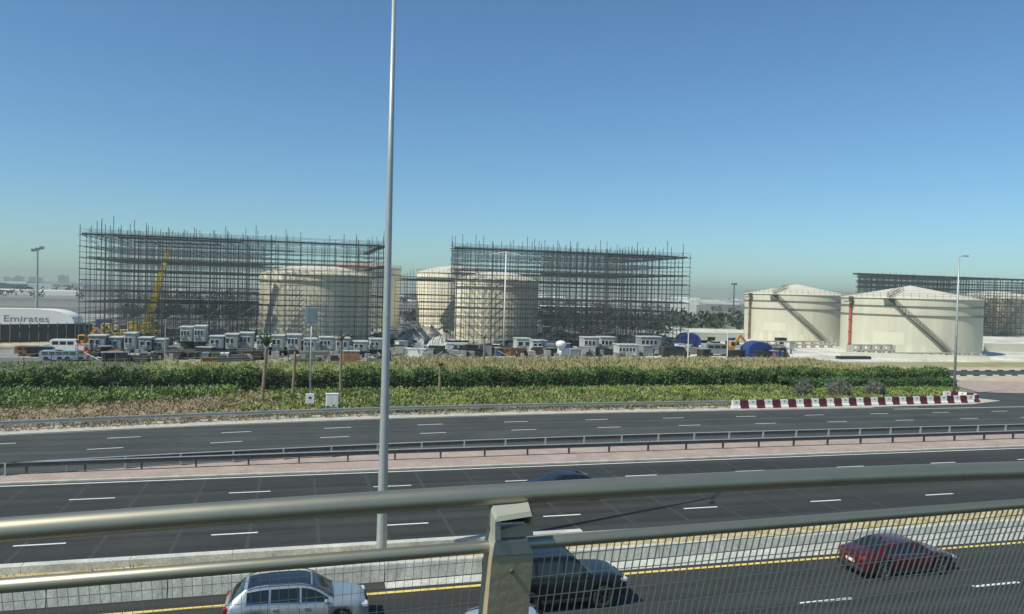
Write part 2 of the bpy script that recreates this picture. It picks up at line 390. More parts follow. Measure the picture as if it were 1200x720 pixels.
part('collar', MB().add([(-hx,-.052,0),(hx,-.052,0),(hx,.05,0),(-hx,.05,0),(-hx+.004,-.054,A_),(hx-.03,-.054,A_),(hx-.016,.045,A_),(-hx+.004,.045,A_)],
     [(3,2,1,0),(4,5,6,7),(0,1,5,4),(1,2,6,5),(2,3,7,6),(3,0,4,7)]), 'steel_post_light', po)
part('bracket', MB().add([(-hx+.004,-.056,A_+.004),(-hx+.022,-.056,A_+.004),(-hx+.03,.035,A_+.004),(-hx+.004,.035,A_+.004),(-hx-.001,-.056,B_-.016),(-hx+.016,-.056,B_-.02),(-hx+.03,.035,B_-.02),(-hx,.035,B_-.02)],
     [(3,2,1,0),(4,5,6,7),(0,1,5,4),(1,2,6,5),(2,3,7,6),(3,0,4,7)]), 'steel_post_light', po)
part('bracket_cap', MB().add([(-hx-.001,-.058,B_-.022),(hx-.018,-.058,B_-.010),(hx-.006,.04,B_-.004),(-hx,.04,B_-.010),(-hx+.006,-.05,B_-.008),(hx-.022,-.05,B_+.003),(hx-.01,.036,B_+.006),(-hx+.006,.036,B_+.002)],
     [(3,2,1,0),(4,5,6,7),(0,1,5,4),(1,2,6,5),(2,3,7,6),(3,0,4,7)]), 'steel_post_light', po)
part('bracket_back', MB().bbox((.006, .04, (A_+B_)/2-.004), (.12, .012, B_-A_-.03), .004), 'trim_black', po)  # black plate puts the shade of the bracket's hollow into its colour
part('bracket_web', MB().add([(-hx+.02,-.045,A_+.006),(hx-.004,-.045,A_+.006),(hx-.004,-.02,A_+.04),(-hx+.02,-.035,A_+.026)], [(0,1,2,3)]), 'steel_post', po)
part('bracket_side', MB().bbox((hx-.006, .005, (A_+B_)/2-.006), (.012, .07, B_-A_-.03), .003), 'steel_post', po)
for dx in (-.02, .012): part('bolt', MB().tube((dx, .012, B_-.04), (dx, .034, B_-.04), .006, n=6), 'chrome', po)
part('bolt', MB().tube((0, -.058, -.055), (0, -.05, -.055), .007, n=10), 'stair_steel', po)
# bar grating
i = 0; bz = MB().box(-.0007, -.0031, -.72, .0007, .0031, 0).mesh('steel_bar')
bz2 = MB().box(-.0006, -.001, -.72, .0006, .001, 0).mesh('steel_bar')
x = -1.9
while x < 4.3:
    if not (.54 < x < .75): obj('bar', bz if x > .6 else bz2, rl, (x-ox, .006, zl(x)-oz-.022)).rotation_euler = (TILT, 0, 0)
    x += .0262
for k in range(9):
    part('cross_wire', MB().path([(x-ox, -.005+.33*(.02+.0755*k), zl(x)-oz-.045-.074*k) for x in (-1.9, .57)], .0009, 5), 'steel_bar', rl)
    part('cross_wire', MB().path([(x-ox, -.005+.33*(.02+.0755*k), zl(x)-oz-.045-.074*k) for x in (.71, 4.3)], .0016, 6), 'steel_bar', rl)

m = MB(); m.box(-60, -9, 8.6, 60, 2.75, 9.3); struct('viaduct_deck', m, 'asphalt')
# ================================================================== GUARDRAILS
def wbeam(mb, pts, z, s=1):
    n = len(pts)
    mb.sheet([(x, y-.11, z+.13) for x, y in pts], [(x, y-.11, z+.155) for x, y in pts])
    mb.sheet([(x, y-.11, z+.155) for x, y in pts], [(x, y+.11, z+.155) for x, y in pts])
    mb.sheet([(x, y+.11, z+.155) for x, y in pts], [(x, y+.11, z+.13) for x, y in pts])
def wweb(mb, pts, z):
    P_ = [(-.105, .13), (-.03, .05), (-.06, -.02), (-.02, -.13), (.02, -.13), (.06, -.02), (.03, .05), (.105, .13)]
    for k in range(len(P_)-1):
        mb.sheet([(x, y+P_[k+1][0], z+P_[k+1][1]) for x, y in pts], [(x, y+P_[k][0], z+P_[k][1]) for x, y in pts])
def guardrail(name, label, fy, x0, x1, step, zg, s, second=False, post_h=.72):
    t = thing(name, label, 'guardrail', (0, fy(0), zg), group='guardrails along the roads')
    X = np.arange(x0, x1, step); Y0 = fy(0)
    mb = MB(); wbeam(mb, [(x, fy(x)-Y0-s*.1) for x in X], .58, s); part('beam', mb, 'galvanised', t); mb = MB(); wweb(mb, [(x, fy(x)-Y0-s*.1) for x in X], .58); part('beam_web', mb, 'stair_steel' if zg else 'galvanised', t)  # median rails: darker web colour paints in the shade below the beam top
    if second:
        mb = MB(); wbeam(mb, [(x, fy(x)-Y0+s*.22) for x in X], .58, -s); part('rear_beam', mb, 'galvanised', t)
    pm = MB().box(-.05, -.07, 0, .05, .07, post_h).mesh('stair_steel' if zg and s > 0 else 'galvanised'); sp = MB().box(-.05, -.1 if s > 0 else .07, .46, .05, -.07 if s > 0 else .1, .7).mesh('galvanised')
    for x in X:
        obj('post', pm, t, (x, fy(x)-Y0, 0)); obj('spacer', sp, t, (x, fy(x)-Y0, 0))
    return t
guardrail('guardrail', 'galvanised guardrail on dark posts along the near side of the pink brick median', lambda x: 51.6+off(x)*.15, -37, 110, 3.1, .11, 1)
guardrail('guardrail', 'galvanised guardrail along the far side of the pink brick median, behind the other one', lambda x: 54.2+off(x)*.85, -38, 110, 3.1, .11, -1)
guardrail('guardrail', 'galvanised guardrail between the far road and the planting', lambda x: 71.6+off(x), -40, 44, 3.1, 0, 1)

# ================================================================== PLANTING
def clumps(xr, yf, n, size, h, per, seed, density=None):
    rg = np.random.default_rng(seed); x = rg.uniform(*xr, n); lo, hi = yf
    y = np.array([rg.uniform(lo(a), hi(a)) for a in x])
    if density is not None:
        keep = np.array([density(a, b) > rg.random() for a, b in zip(x, y)]); x, y = x[keep], y[keep]
    c = np.stack([x, y, np.zeros(len(x))], 1); c = np.repeat(c, per, 0)
    P = c+np.stack([rg.normal(0, size*.55, len(c)), rg.normal(0, size*.55, len(c)), rg.uniform(0.02, h, len(c))], 1)
    return P, rg
edge = lambda x: 72.4+off(x)
def fan(a, b):                           # where the left lush bed gives way to the dry one, going right
    return b > 76.3+max(0, (a+24))*.42 and a < -6
P, rg = clumps((-45, -4), (edge, lambda x: 87.2), 5200, .4, .75, 12, 3, lambda a, b: 1.0 if fan(a, b) else .0)
V, Q = leaves(P, .34, .9, .4, rg); tag(obj('lush_groundcover', fast_mesh('l', V, Q, 'lush_leaf')), 'bright green leafy ground cover at the left end of the planting', 'plants', kind='stuff')
P, rg = clumps((-45, 12), (edge, lambda x: 86), 2300, .32, .3, 12, 4, lambda a, b: 0 if fan(a, b) else (.9 if a < -4 else .35))
V, Q = leaves(P, .3, .5, .35, rg); tag(obj('dry_groundcover', fast_mesh('l', V, Q, 'dead_leaf')), 'dry brown withered plants in rows in the left planting bed', 'plants', kind='stuff')
P, rg = clumps((-8, 83), (edge, lambda x: 87.2), 9500, .36, .38, 11, 5, lambda a, b: 0 if fan(a, b) or (a > 74 and b < 76) or a > 80 and b < 80 else min(1, max(.1, (a+8)/14)))
V, Q = leaves(P, .3, .6, .42, rg); tag(obj('mixed_groundcover', fast_mesh('l', V, Q, 'mixed_leaf')), 'yellow-green low ground cover in front of the clipped hedge', 'plants', kind='stuff')
P, rg = clumps((2, 70), (edge, lambda x: 84), 1500, .3, .42, 9, 6, lambda a, b: .8 if a < 34 else .35)
V, Q = leaves(P, .32, .6, .35, rg); tag(obj('straw_groundcover', fast_mesh('l', V, Q, 'dead_leaf')), 'straw-coloured dead leaves scattered among the green ground cover', 'plants', kind='stuff')
P, rg = clumps((-45, 44), (lambda x: 70.9+off(x), lambda x: 73+off(x)), 900, .22, .16, 8, 8)
V, Q = leaves(P, .2, .3, .4, rg); tag(obj('shoulder_debris', fast_mesh('l', V, Q, 'soil')), 'dark dead scrub under the guardrail beside the far road', 'plants', kind='stuff')

def hedge(name, label, x0, x1, y0, y1, h, nleaf, mleaf, mtop, seed):
    rg = np.random.default_rng(seed); t = thing(name, label, 'hedge', (x0, y0, 0))
    L, D = x1-x0, y1-y0; mb = MB(); nx = int(L/1.2)
    hz = lambda x: h*(.86+.09*math.sin(x*.61+2*math.sin(x*.17))+.07*math.sin(x*2.3+1)+.05*math.sin(x*5.1))
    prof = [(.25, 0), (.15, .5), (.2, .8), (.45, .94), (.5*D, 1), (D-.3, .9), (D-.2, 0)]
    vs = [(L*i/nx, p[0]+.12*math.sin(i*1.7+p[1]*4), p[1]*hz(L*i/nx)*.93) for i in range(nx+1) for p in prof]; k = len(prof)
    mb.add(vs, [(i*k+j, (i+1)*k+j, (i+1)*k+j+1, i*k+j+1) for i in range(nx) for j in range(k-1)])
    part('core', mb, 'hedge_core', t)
    n = nleaf; x = rg.uniform(0, L, n); s_ = rg.random(n); hh = np.array([hz(a) for a in x])
    bulge = .34*np.sin(x*1.9+3*np.sin(x*.37))+.15*np.sin(x*4.1)
    front = s_ < .6
    z = np.where(front, rg.random(n)*hh, hh*rg.uniform(.9, 1.1, n)); y = np.where(front, .1+rg.normal(0, .16, n)-bulge*(z/h)+.25*(z/h)**2, rg.uniform(.1, D, n))
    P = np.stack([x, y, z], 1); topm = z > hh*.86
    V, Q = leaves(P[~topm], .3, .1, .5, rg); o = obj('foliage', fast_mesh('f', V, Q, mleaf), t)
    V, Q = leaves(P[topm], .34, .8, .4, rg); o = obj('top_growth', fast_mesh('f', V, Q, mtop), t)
    return t
hedge('clipped_hedge', 'long dark green hedge across the whole back of the planting', -60, 88.4, 87.4, 91, 2.15, 70000, 'hedge_leaf', 'hedge_top_leaf', 21)
hedge('front_hedge', 'lower dark green hedge at the right end behind the grey bushes', 60, 86, 83.6, 86.6, 1.25, 12000, 'hedge_leaf', 'hedge_leaf', 22)
# dry grass behind the hedge
P, rg = clumps((14, 92), (lambda x: 96, lambda x: 124), 5200, .6, .5, 8, 31)
V, Q = leaves(P, .6, 1.6, .18, rg); tag(obj('dry_grass', fast_mesh('l', V, Q, 'grass_dry_leaf')), 'tall straw-coloured dry grass behind the hedge', 'grass', kind='stuff')
P, rg = clumps((-50, 16), (lambda x: 100, lambda x: 119), 3000, .5, .25, 7, 32)
V, Q = leaves(P, .4, 1.4, .2, rg); tag(obj('green_grass', fast_mesh('l', V, Q, 'mixed_leaf')), 'low green grass between the hedge and the site fence at the left', 'grass', kind='stuff')

def bush(px, wd, h, label, seed):
    rg = np.random.default_rng(seed); x, y = G(px, 466, 0)
    t = thing('grey_bush', label, 'bush', (x, y, 0), group='grey-green bushes behind the red and white blocks')
    n = 2600; d = rg.normal(size=(n, 3)); d /= np.linalg.norm(d, axis=1)[:, None]; r = rg.uniform(.55, 1.05, n)**.6
    lob = 1+.18*np.sin(5*d[:, 0]+seed)+.15*np.sin(7*d[:, 1]+2*seed)+.1*np.sin(9*d[:, 2])
    P = d*(r*lob)[:, None]*np.array([wd/2, wd/2, h/2])+np.array([0, 0, h*.5]); P[:, 2] = np.maximum(P[:, 2], .05)
    V, Q = leaves(P, .22, .4, .35, rg); obj('crown', fast_mesh('f', V, Q, 'bush_leaf'), t)
    mb = MB()
    for k in range(6):
        a = k*1.05; mb.tube((0, 0, 0), (math.cos(a)*wd*.3, math.sin(a)*wd*.3, h*.6), .05, .02, 6)
    part('stem', mb, 'trunk', t)
bush(942, 2.0, 1.9, 'small grey-green bush, leftmost of the three behind the striped blocks', 1)
bush(982, 3.0, 2.1, 'widest grey-green bush, in the middle of the three behind the striped blocks', 2)
bush(1026, 2.3, 1.9, 'grey-green bush nearest the right lamp post', 3)

# ---- palms
def palm(px, py, topy, lean, kind, label):
    x, y = G(px, py); h = ZA(px, topy, y); t = thing('young_palm' if kind != 'pole' else 'bare_palm', label, 'palm tree', (x, y, 0), group='young transplanted palms')
    rg = random.Random(px); pts = [(lean*k/10, .02*math.sin(k*1.3), h*k/10) for k in range(11)]
    part('trunk', MB().path(pts, [.17-.006*k+.02*(k % 2) for k in range(11)], 10), 'trunk', t, smooth=False)
    mf = 'frond_green' if kind == 'green' else 'frond_dry'
    nf = 15 if kind == 'green' else 12
    for k in range(nf if kind != 'bare' else 6):
        a = k*2.4; L = (1.9 if kind == 'green' else 1.35)*rg.uniform(.75, 1.1); tilt = rg.uniform(.25, .7) if kind != 'dry' else rg.uniform(.4, 1.2)
        if kind == 'bare': L *= .45
        rib = []; mb = MB()
        for q in range(9):
            u = q/8; out = L*math.sin(tilt)*u*(1+.3*u); up = L*math.cos(tilt)*u-.55*L*u*u*math.sin(tilt)
            rib.append(Vector((lean+math.cos(a)*out, math.sin(a)*out, h-.1+up)))
        mb.path(rib, [.022-.002*q for q in range(9)], 4)
        sdv = Vector((-math.sin(a), math.cos(a), 0))
        for q in range(1, 9):
            for sgn in (-1, 1):
                for e in (0, .5):
                    b0 = rib[q-1].lerp(rib[q], e); dr = (rib[q]-rib[q-1]).normalized(); tip = b0+(sdv*sgn*.5+dr*.8+Vector((0, 0, -.15))).normalized()*L*.32*(1.1-q/10)
                    wv = dr*.055; mb.add([b0-wv, b0+wv, tip], [(0, 1, 2)])
        part('frond', mb, mf, t)
palm(307, 473, 405, .32, 'green', 'young palm with a small tuft of green fronds, leftmost of the three')
palm(343, 466, 412, .15, 'bare', 'young palm with almost no crown, between the green one and the sign pole')
palm(399, 463, 398, -.05, 'dry', 'young palm with a dry brown crown, right of the sign pole')
palm(515, 462, 428, .0, 'dry', 'short dry brown palm stub right of the tall lamp post')
palm(567, 426, 396, .0, 'dry', 'thin dry palm behind the hedge in front of the right group of cream tanks')

# ---- sign pole with utility boxes
x, y = G(363, 480); h = ZA(366, 361, y)
t = thing('sign_pole', 'slim pole with a grey rectangular panel on top and a white box near its foot', 'sign pole', (x, y, 0))
part('pole', MB().tube((0,0,0), (0,0,h), .075, .06, 10), 'galv_pole', t, smooth=True)
part('panel', MB().bbox((.02, -.12, h-.72), (.95, .07, 1.4), .03), 'sign_back', t)
part('panel_frame', MB().bbox((.02, -.07, h-.72), (1.01, .04, 1.46), .01), 'galvanised', t)
part('box', MB().bbox((0, -.18, 1.05), (.78, .22, .95), .03), 'white_paint', t)
part('box_window', MB().bbox((0, -.3, 1.15), (.24, .02, .18), .005), 'window_dark', t)
x, y = G(389, 481)
t = thing('utility_cabinet', 'white roadside utility cabinet right of the sign pole', 'cabinet', (x, y, 0))
part('body', MB().bbox((0, 0, .78), (1.15, .55, 1.5), .03), 'white_paint', t); part('base', MB().bbox((0, 0, .04), (1.25, .65, .12), .02), 'concrete', t)
part('door', MB().bbox((-.27, -.28, .8), (.5, .02, 1.3), .008), 'white_paint', t); part('door', MB().bbox((.27, -.28, .8), (.5, .02, 1.3), .008), 'white_paint', t)
part('top', MB().bbox((0, 0, 1.56), (1.22, .62, .07), .02), 'white_paint', t)

# ================================================================== RED AND WHITE BLOCKS
prof = [(-.30, 0), (-.30, .12), (-.14, .34), (-.10, .86), (.10, .86), (.14, .34), (.30, .12), (.30, 0)]
mw = MB().extr(prof, -.44, .44).mesh('barrier_white'); mr = MB().extr(prof, -.44, .44).mesh('barrier_red')
slot = MB().box(-.12, -.13, .62, .12, .13, .70).mesh('trim_black')
P0, P1 = Vector((*G(862, 479), 0)), Vector((*G(1136, 472), 0)); path = []
Ld = (P1-P0).length; nb = int(Ld/.965)
for k in range(nb+1): path.append((P0.lerp(P1, k/nb), math.atan2((P1-P0).y, (P1-P0).x)))
c0 = P1+Vector((.4, 1.7, 0))
for k in range(1, 6):
    a = -math.pi/2+k*.55; path.append((c0+Vector((1.7*math.cos(a), 1.7*math.sin(a), 0)), a+math.pi/2))
e0 = path[-1][0]
for k in range(1, 2): path.append((e0+Vector((-.93*k, .1*k, 0)), math.pi-.1))
for k, (p, a) in enumerate(path):
    red = k % 2 == 1
    lab = ('dark red' if red else 'white')+' road barrier block '
    if k > nb: lab += ('in the row turning behind the right lamp post' if k > nb+4 else 'curving round the planting tip')
    else:
        bx = 862+(1136-862)*k/nb
        lab += ('left of the small leftmost bush' if bx < 930 else 'in front of the leftmost bush' if bx < 955 else 'in front of the widest bush' if bx < 1002 else 'in front of the bush nearest the lamp' if bx < 1045 else 'between the last bush and the right lamp post' if bx < 1108 else 'at the foot of the right lamp post')
    if k == 0: lab = 'white road barrier block at the left end of the red and white row'
    t = thing('barrier_block', lab, 'barrier block', (p.x, p.y, .004), a, 'red and white barrier blocks')
    obj('block', mr if red else mw, t); obj('slot', slot, t)
# kerb sheet around the nose
m = MB(); m.sheet([(x_, y_) for x_, y_ in ((42, 70.0), (60, 70.2), (75, 70.9), (81.5, 73))], [(42, 71.6), (60, 71.9), (75, 73), (80, 76)], .01); struct('nose_kerb', m, 'concrete_kerb')
# side-road black and white kerb stones
for row, (ya, xa) in enumerate(((98.7, 92), (106.1, 92))):
    for k in range(60):
        o = obj('kerb_stone', MB().bbox((xa+k*1.3, ya, .07), (1.26, .3, .16), .02).mesh('barrier_white' if k % 2 else 'dark_base')); o['kind'] = 'structure'

# ================================================================== STREET LAMPS
def led_head(t, x, y, z, dx, dy=0):
    part('lamp_head', MB().bbox((x+dx*.35, y+dy*.35, z), (.75 if dx else .3, .3 if dx else .75, .1), .03), 'sign_back', t)
bx_, by_ = XA(447, 32.6, 645), 32.6
t = thing('street_lamp', 'very tall tapered grey lamp post rising from the sandy verge past the picture top', 'street lamp', (bx_, by_, 0))
part('pole', MB().path([(0, 0, z) for z in (0, .3, 8, 16, 25)], [.235, .225, .17, .13, .075], 12), 'galv_pole', t, smooth=True)
part('base_plate', MB().bbox((0, 0, .03), (.7, .7, .06), .01), 'galvanised', t)
part('pole_joint', MB().tube((0, 0, 10.4), (0, 0, 10.55), .162, n=12), 'galvanised', t)
for k in range(2):
    a = k*math.pi+.9; part('arm', MB().tube((0, 0, 24.8), (1.1*math.cos(a), 1.1*math.sin(a), 25.1), .04, n=8), 'galv_pole', t)
    part('lamp_head', MB().bbox((1.35*math.cos(a), 1.35*math.sin(a), 25.1), (.36, .36, .12), .04), 'sign_back', t)
x, y = G(1118, 464); h = ZA(1122, 301, y)
t = thing('street_lamp', 'grey lamp post with a short arm at the right end of the planting', 'street lamp', (x, y, 0))
part('pole', MB().path([(0,0,0), (0,0,h*.5), (0,0,h)], [.17, .13, .08], 10), 'galv_pole', t, smooth=True)
part('collar', MB().tube((0,0,h*.42), (0,0,h*.42+.5), .19, n=10), 'galvanised', t)
part('arm', MB().tube((0,0,h-.05), (.6,-.1,h+.12), .04, n=8), 'galv_pole', t)
part('lamp_head', MB().bbox((.85, -.12, h+.12), (.85, .3, .12), .04), 'sign_back', t)
x, y = G(590, 416); h = ZA(591, 295, y)
t = thing('street_lamp', 'slim white lamp post with twin arms in front of the right scaffolding', 'street lamp', (x, y, 0))
part('pole', MB().path([(0,0,0), (0,0,h)], [.2, .1], 8), 'white_paint', t, smooth=True)
for sx in (-1, 1):
    part('arm', MB().tube((0,0,h-.1), (1.5*sx, 0, h-.3), .07, n=6), 'white_paint', t)
    part('lamp_head', MB().bbox((2.0*sx, 0, h-.42), (1.2, .4, .16), .04), 'white_paint', t)
x, y = G(193, 432); h = ZA(193, 375, y)
t = thing('slim_pole', 'thin pale pole behind the hedge below the yellow crane', 'pole', (x, y, 0)); part('pole', MB().tube((0,0,0), (0,0,h), .08, .06, 8), 'galv_pole', t); part('pole_cap', MB().tube((0,0,h), (0,0,h+.12), .1, n=8), 'galvanised', t)
for px, lab in ((806, 'thin white post in front of the left blue tent'), (852, 'thin white post in front of the orange lifting machine')):
    x, y = G(px, 420); t = thing('slim_pole', lab, 'pole', (x, y, 0), group='thin white posts behind the dry grass')
    part('pole', MB().tube((0,0,0), (0,0,4.6), .09, .08, 8), 'white_paint', t); part('pole_cap', MB().tube((0,0,4.6), (0,0,4.8), .16, n=8), 'white_paint', t)
x = XA(43, 232, 370); h = ZA(43, 294, 232)
t = thing('floodlight_mast', 'floodlight mast standing alone at the far left', 'mast', (x, 232, 0))
part('pole', MB().path([(0,0,0), (0,0,h)], [.42, .22], 8), 'galv_pole', t)
for dx, dz in ((-1, .2), (0, .5), (1, .9)): part('floodlight', MB().bbox((dx, 0, h+dz), (1.1, .5, .7), .08), 'sign_back', t)
part('crossbar', MB().tube((-1.4, 0, h-.3), (1.5, 0, h+.6), .1, n=6), 'galv_pole', t)
x = XA(860, 420, 350); h = ZA(860, 334, 420)
t = thing('floodlight_mast', 'distant floodlight mast left of the right-hand tanks', 'mast', (x, 420, 0))
part('pole', MB().path([(0,0,0), (0,0,h)], [.5, .3], 8), 'stair_steel', t); part('lamp_ring', MB().tube((0,0,h), (0,0,h+1), 1.8, n=10), 'stair_steel', t)

# ================================================================== STORAGE TANKS
def tank(label, az, d, r, h, apex, body='tank_cream', roof='tank_roof', dome=True, rail=True):
    c = (d*math.sin(R(az)), d*math.cos(R(az))); t = thing('storage_tank', label, 'storage tank', (*c, 0))
    sh = MB(); sh.lathe([(r, 0), (r, h)], 72); part('shell', sh, body, t, smooth=True)
    K = 10; pr = [(r+.25, h), (r+.25, h+.12)]+[((r+.25)*(1-k/K), h+.12+(apex-h)*((1-(1-k/K)**2) if dome else k/K)) for k in range(1, K+1)]
    part('roof', MB().lathe(pr, 72), roof, t, smooth=True)
    for zz in ((.86, .70) if not dome else (.9,)):
        part('wind_girder', MB().lathe([(r+.003, h*zz), (r+.28, h*zz), (r+.28, h*zz+.13), (r+.003, h*zz+.13)], 72), 'tank_band', t)
    part('base_ring', MB().lathe([(r+1, 0), (r+1, .35), (r-.1, .36)], 48), 'concrete', t)
    if rail:
        n = 60; a = [2*math.pi*k/n for k in range(n+1)]; rr = r+.1; mb = MB()
        for zz in (h+.65, h+1.15): mb.path([(rr*math.cos(b), rr*math.sin(b), zz) for b in a], .035, 4)
        part('handrail', mb, 'handrail', t)
        me = MB().box(-.035, -.035, 0, .035, .035, 1.1).mesh('handrail')
        for b in a[:-1]: obj('rail_post', me, t, (rr*math.cos(b), rr*math.sin(b), h+.1))
    return t, c
T1, c1 = tank('big cream dome-roofed tank inside the left scaffolding', 1.2, 167.5, 11.5, 13.9, 16.0)
T2, c2 = tank('cream tank with a rust-red rim behind the left scaffolding, beside the tall lamp post', 4.3, 236, 12, 17.2, 19.2, roof='tank_roof_rust')
T3, c3 = tank('cream tank with overhanging roof just right of the tall lamp post', 11.3, 236, 12, 16.6, 18.8)
T4, c4 = tank('cream tank inside the left end of the right scaffolding', 14.35, 176, 9.5, 13.8, 15.9)
T5, c5 = tank('beige cone-roofed tank, left of the two open tanks on the right', 35.8, 228, 13.8, 12.7, 15.6, 'tank_beige', dome=False)
T6, c6 = tank('beige cone-roofed tank behind the right lamp post, largest in view', 42.87, 202, 14.8, 12.3, 15.3, 'tank_beige', dome=False)
T7, c7 = tank('pale tank inside the far right scaffolding', 47.6, 352, 15, 13.5, 16.5, 'tank_beige', 'tank_roof', dome=True, rail=False)
def on_shell(c, r, px):                   # angle on the shell facing a given sight line
    d = ray(px, 380); a = math.atan2(d.y, d.x); dn = Vector((math.cos(a), math.sin(a))); cv_ = Vector(c)
    b = cv_.dot(dn); q = b*b-(cv_.length_squared-r*r); p = dn*(b-math.sqrt(max(q, 0))); return math.atan2(p.y-c[1], p.x-c[0])
def stair(t, c, r, h, pxa, pxb):
    a0, a1 = on_shell(c, r+.5, pxa), on_shell(c, r+.5, pxb)
    if a1 < a0: a1 += 2*math.pi
    n = 46; st = thing  # steps
    s = bpy.data.objects.new('stair', None); col.objects.link(s); s.parent = t
    stp = MB(); rail = MB(); st2 = MB()
    P = lambda u, rr, dz: ((rr)*math.cos(a0+(a1-a0)*u), (rr)*math.sin(a0+(a1-a0)*u), h*(1-u)+dz)
    for rr in (r+.2, r+.9): st2.path([P(k/16, rr, -.1) for k in range(17)], .08, 4)
    for rr in (r+.12, r+1.05):
        for dz in (.55, 1.05): rail.path([P(k/16, rr, dz) for k in range(17)], .035, 4)
        for k in range(24): rail.tube(P(k/23, rr, 0), P(k/23, rr, 1.05), .03, n=4)
    me = MB().box(.1, -.1, -.02, .8, .1, .02).mesh('stair_steel')
    for k in range(n):
        p = P((k+.5)/n, r+.1, 0); obj('step', me, s, p, a0+(a1-a0)*(k+.5)/n)
    o = part('stringer', st2, 'stair_steel', s); o = part('stair_rail', rail, 'stair_steel', s)
    # landing and roof walkway
    w_ = MB(); p = Vector((r*math.cos(a0), r*math.sin(a0), h+.15)); q = Vector((0, 0, h+3.0))
    e = p.lerp(q, .55); w_.path([p, e], .12, 4); sdv = Vector((-math.sin(a0), math.cos(a0), 0))*.5
    for sgn in (-1, 1):
        for dz in (.55, 1.05): w_.path([p+sdv*sgn+Vector((0,0,dz)), e+sdv*sgn+Vector((0,0,dz))], .05, 4)
        for k in range(9): b = p.lerp(e, k/8)+sdv*sgn; w_.tube(b, b+Vector((0,0,1.05)), .04, n=4)
    part('roof_walkway', w_, 'stair_steel', t)
    pl = MB(); pl.cbox((0, 0, 0), (1.8, 2.4, .15)); o = part('landing', pl, 'stair_steel', t); o.location = ((r+.7)*math.cos(a0), (r+.7)*math.sin(a0), h-.05); o.rotation_euler = (0, 0, a0)
    return a0
def redpipe(t, c, r, h, px, m_='pipe_red'):
    a = on_shell(c, r+.5, px); x, y = (r+.55)*math.cos(a), (r+.55)*math.sin(a)
    part('riser_pipe', MB().tube((x, y, 0), (x, y, h-.5), .26, n=8), m_, t)
    part('valve_platform', MB().bbox((x, y, h-.2), (2.2, 1.5, .25), .05), 'stair_steel', t)
    part('valve', MB().bbox((x+.3, y, h+.45), (1.1, .9, 1.0), .1), 'stair_steel', t)
    for k in range(4): part('pipe_clamp', MB().tube((x, y, 1.5+k*2.8), (x, y, 1.75+k*2.8), .34, n=8), 'stair_steel', t)
def patch(t, c, r, pxa, pxb, z0, z1, name='repainted_patch', m_='tank_light', o=.02):
    a0, a1 = on_shell(c, r, pxa), on_shell(c, r, pxb)
    if a1 < a0: a1 += 2*math.pi
    A = [((r+o)*math.cos(a0+(a1-a0)*k/10), (r+o)*math.sin(a0+(a1-a0)*k/10), z0) for k in range(11)]; B = [(p[0], p[1], z1) for p in A]
    part(name, MB().sheet(A, B), m_, t, smooth=True)
stair(T6, c6, 14.8, 12.3, 1040, 1118); stair(T5, c5, 13.8, 12.7, 905, 970)
redpipe(T6, c6, 14.8, 11.6, 996); redpipe(T5, c5, 13.8, 12, 878, 'rust')
patch(T6, c6, 14.8, 1024, 1060, 2.2, 4.9); patch(T5, c5, 13.8, 895, 921, 3, 5.2)
patch(T6, c6, 14.8, 1004, 1149, 0.4, 2.1, 'primer_band', 'tank_light', .03)
patch(T5, c5, 13.8, 884, 990, 0.4, 2.4, 'primer_band', 'tank_light', .03)
patch(T1, c1, 11.5, 308, 430, .4, 3.0, 'primer_band', 'tank_light', .03)
x, y = G(1139, 415); t = thing('slim_pole', 'thin pale pole in front of the shaded side of the largest open tank', 'pole', (x, y, 0)); part('pole', MB().tube((0,0,0), (0,0,8.2), .12, n=6), 'galv_pole', t); part('lamp_head', MB().bbox((0, 0, 8.2), (.7, .3, .15), .04), 'galvanised', t)

# pipework clutter at tank feet
def rack(px0, px1, py, label, rows=2, h=1.4, m_='handrail'):
    (xa, ya), (xb, yb) = G(px0, py), G(px1, py); L = math.hypot(xb-xa, yb-ya); a = math.atan2(yb-ya, xb-xa)
    t = thing('pipe_rack', label, 'pipe rack', (xa, ya, 0), a, 'low pipe racks at the feet of the tanks')
    for k in range(rows):
        part('pipe', MB().tube((0, k*.7, h*(.5+.5*(k % 2))), (L, k*.7, h*(.5+.5*(k % 2))), .16, n=6), m_, t)
    n = int(L/2.4)
    me = MB().box(-.06, -.2, 0, .06, .7*rows, h).mesh('handrail')
    for k in range(n+1): obj('stanchion', me, t, (k*L/max(n, 1), 0, 0))
rack(1000, 1048, 417, 'grey pipework in front of the red riser pipe of the largest open tank', 3, 2.2)
rack(1050, 1150, 420, 'low grey pipework along the foot of the largest open tank', 2, 1.0)
rack(880, 985, 408, 'low grey pipework in front of the left open tank', 2, 1.5)
x, y = G(1000, 421); tag(obj('trench_cover', MB().bbox((0, 0, .3), (7.2, 1.6, .55), .05).mesh('trim_black'), None, (x, y, 0)), 'long low black cover on the white gravel in front of the open tanks', 'cover')
# bund walls
def wall(px0, py0, px1, py1, h, label, m_='tank_light', th=.35):
    (xa, ya), (xb, yb) = G(px0, py0), G(px1, py1); L = math.hypot(xb-xa, yb-ya); a = math.atan2(yb-ya, xb-xa)
    t = thing('bund_wall', label, 'wall', (xa, ya, 0), a)
    n = max(1, int(L/4)); s_ = L/n
    me = MB().bbox((s_/2, 0, h/2), (s_-.03, th, h), .03).mesh(m_)
    for k in range(n): obj('wall_panel', me, t, (k*s_, 0, 0))
wall(800, 402, 872, 402, 2.6, 'white boundary wall between the right scaffolding and the left open tank')
wall(985, 418, 1160, 424, 1.0, 'low pale wall in front of the largest open tank')
wall(1153, 412, 1260, 413, 2.0, 'pale sloping bund wall at the right edge of the picture')
wall(240, 392, 305, 380, 1.0, 'pale low wall running up to the left scaffolded tank')

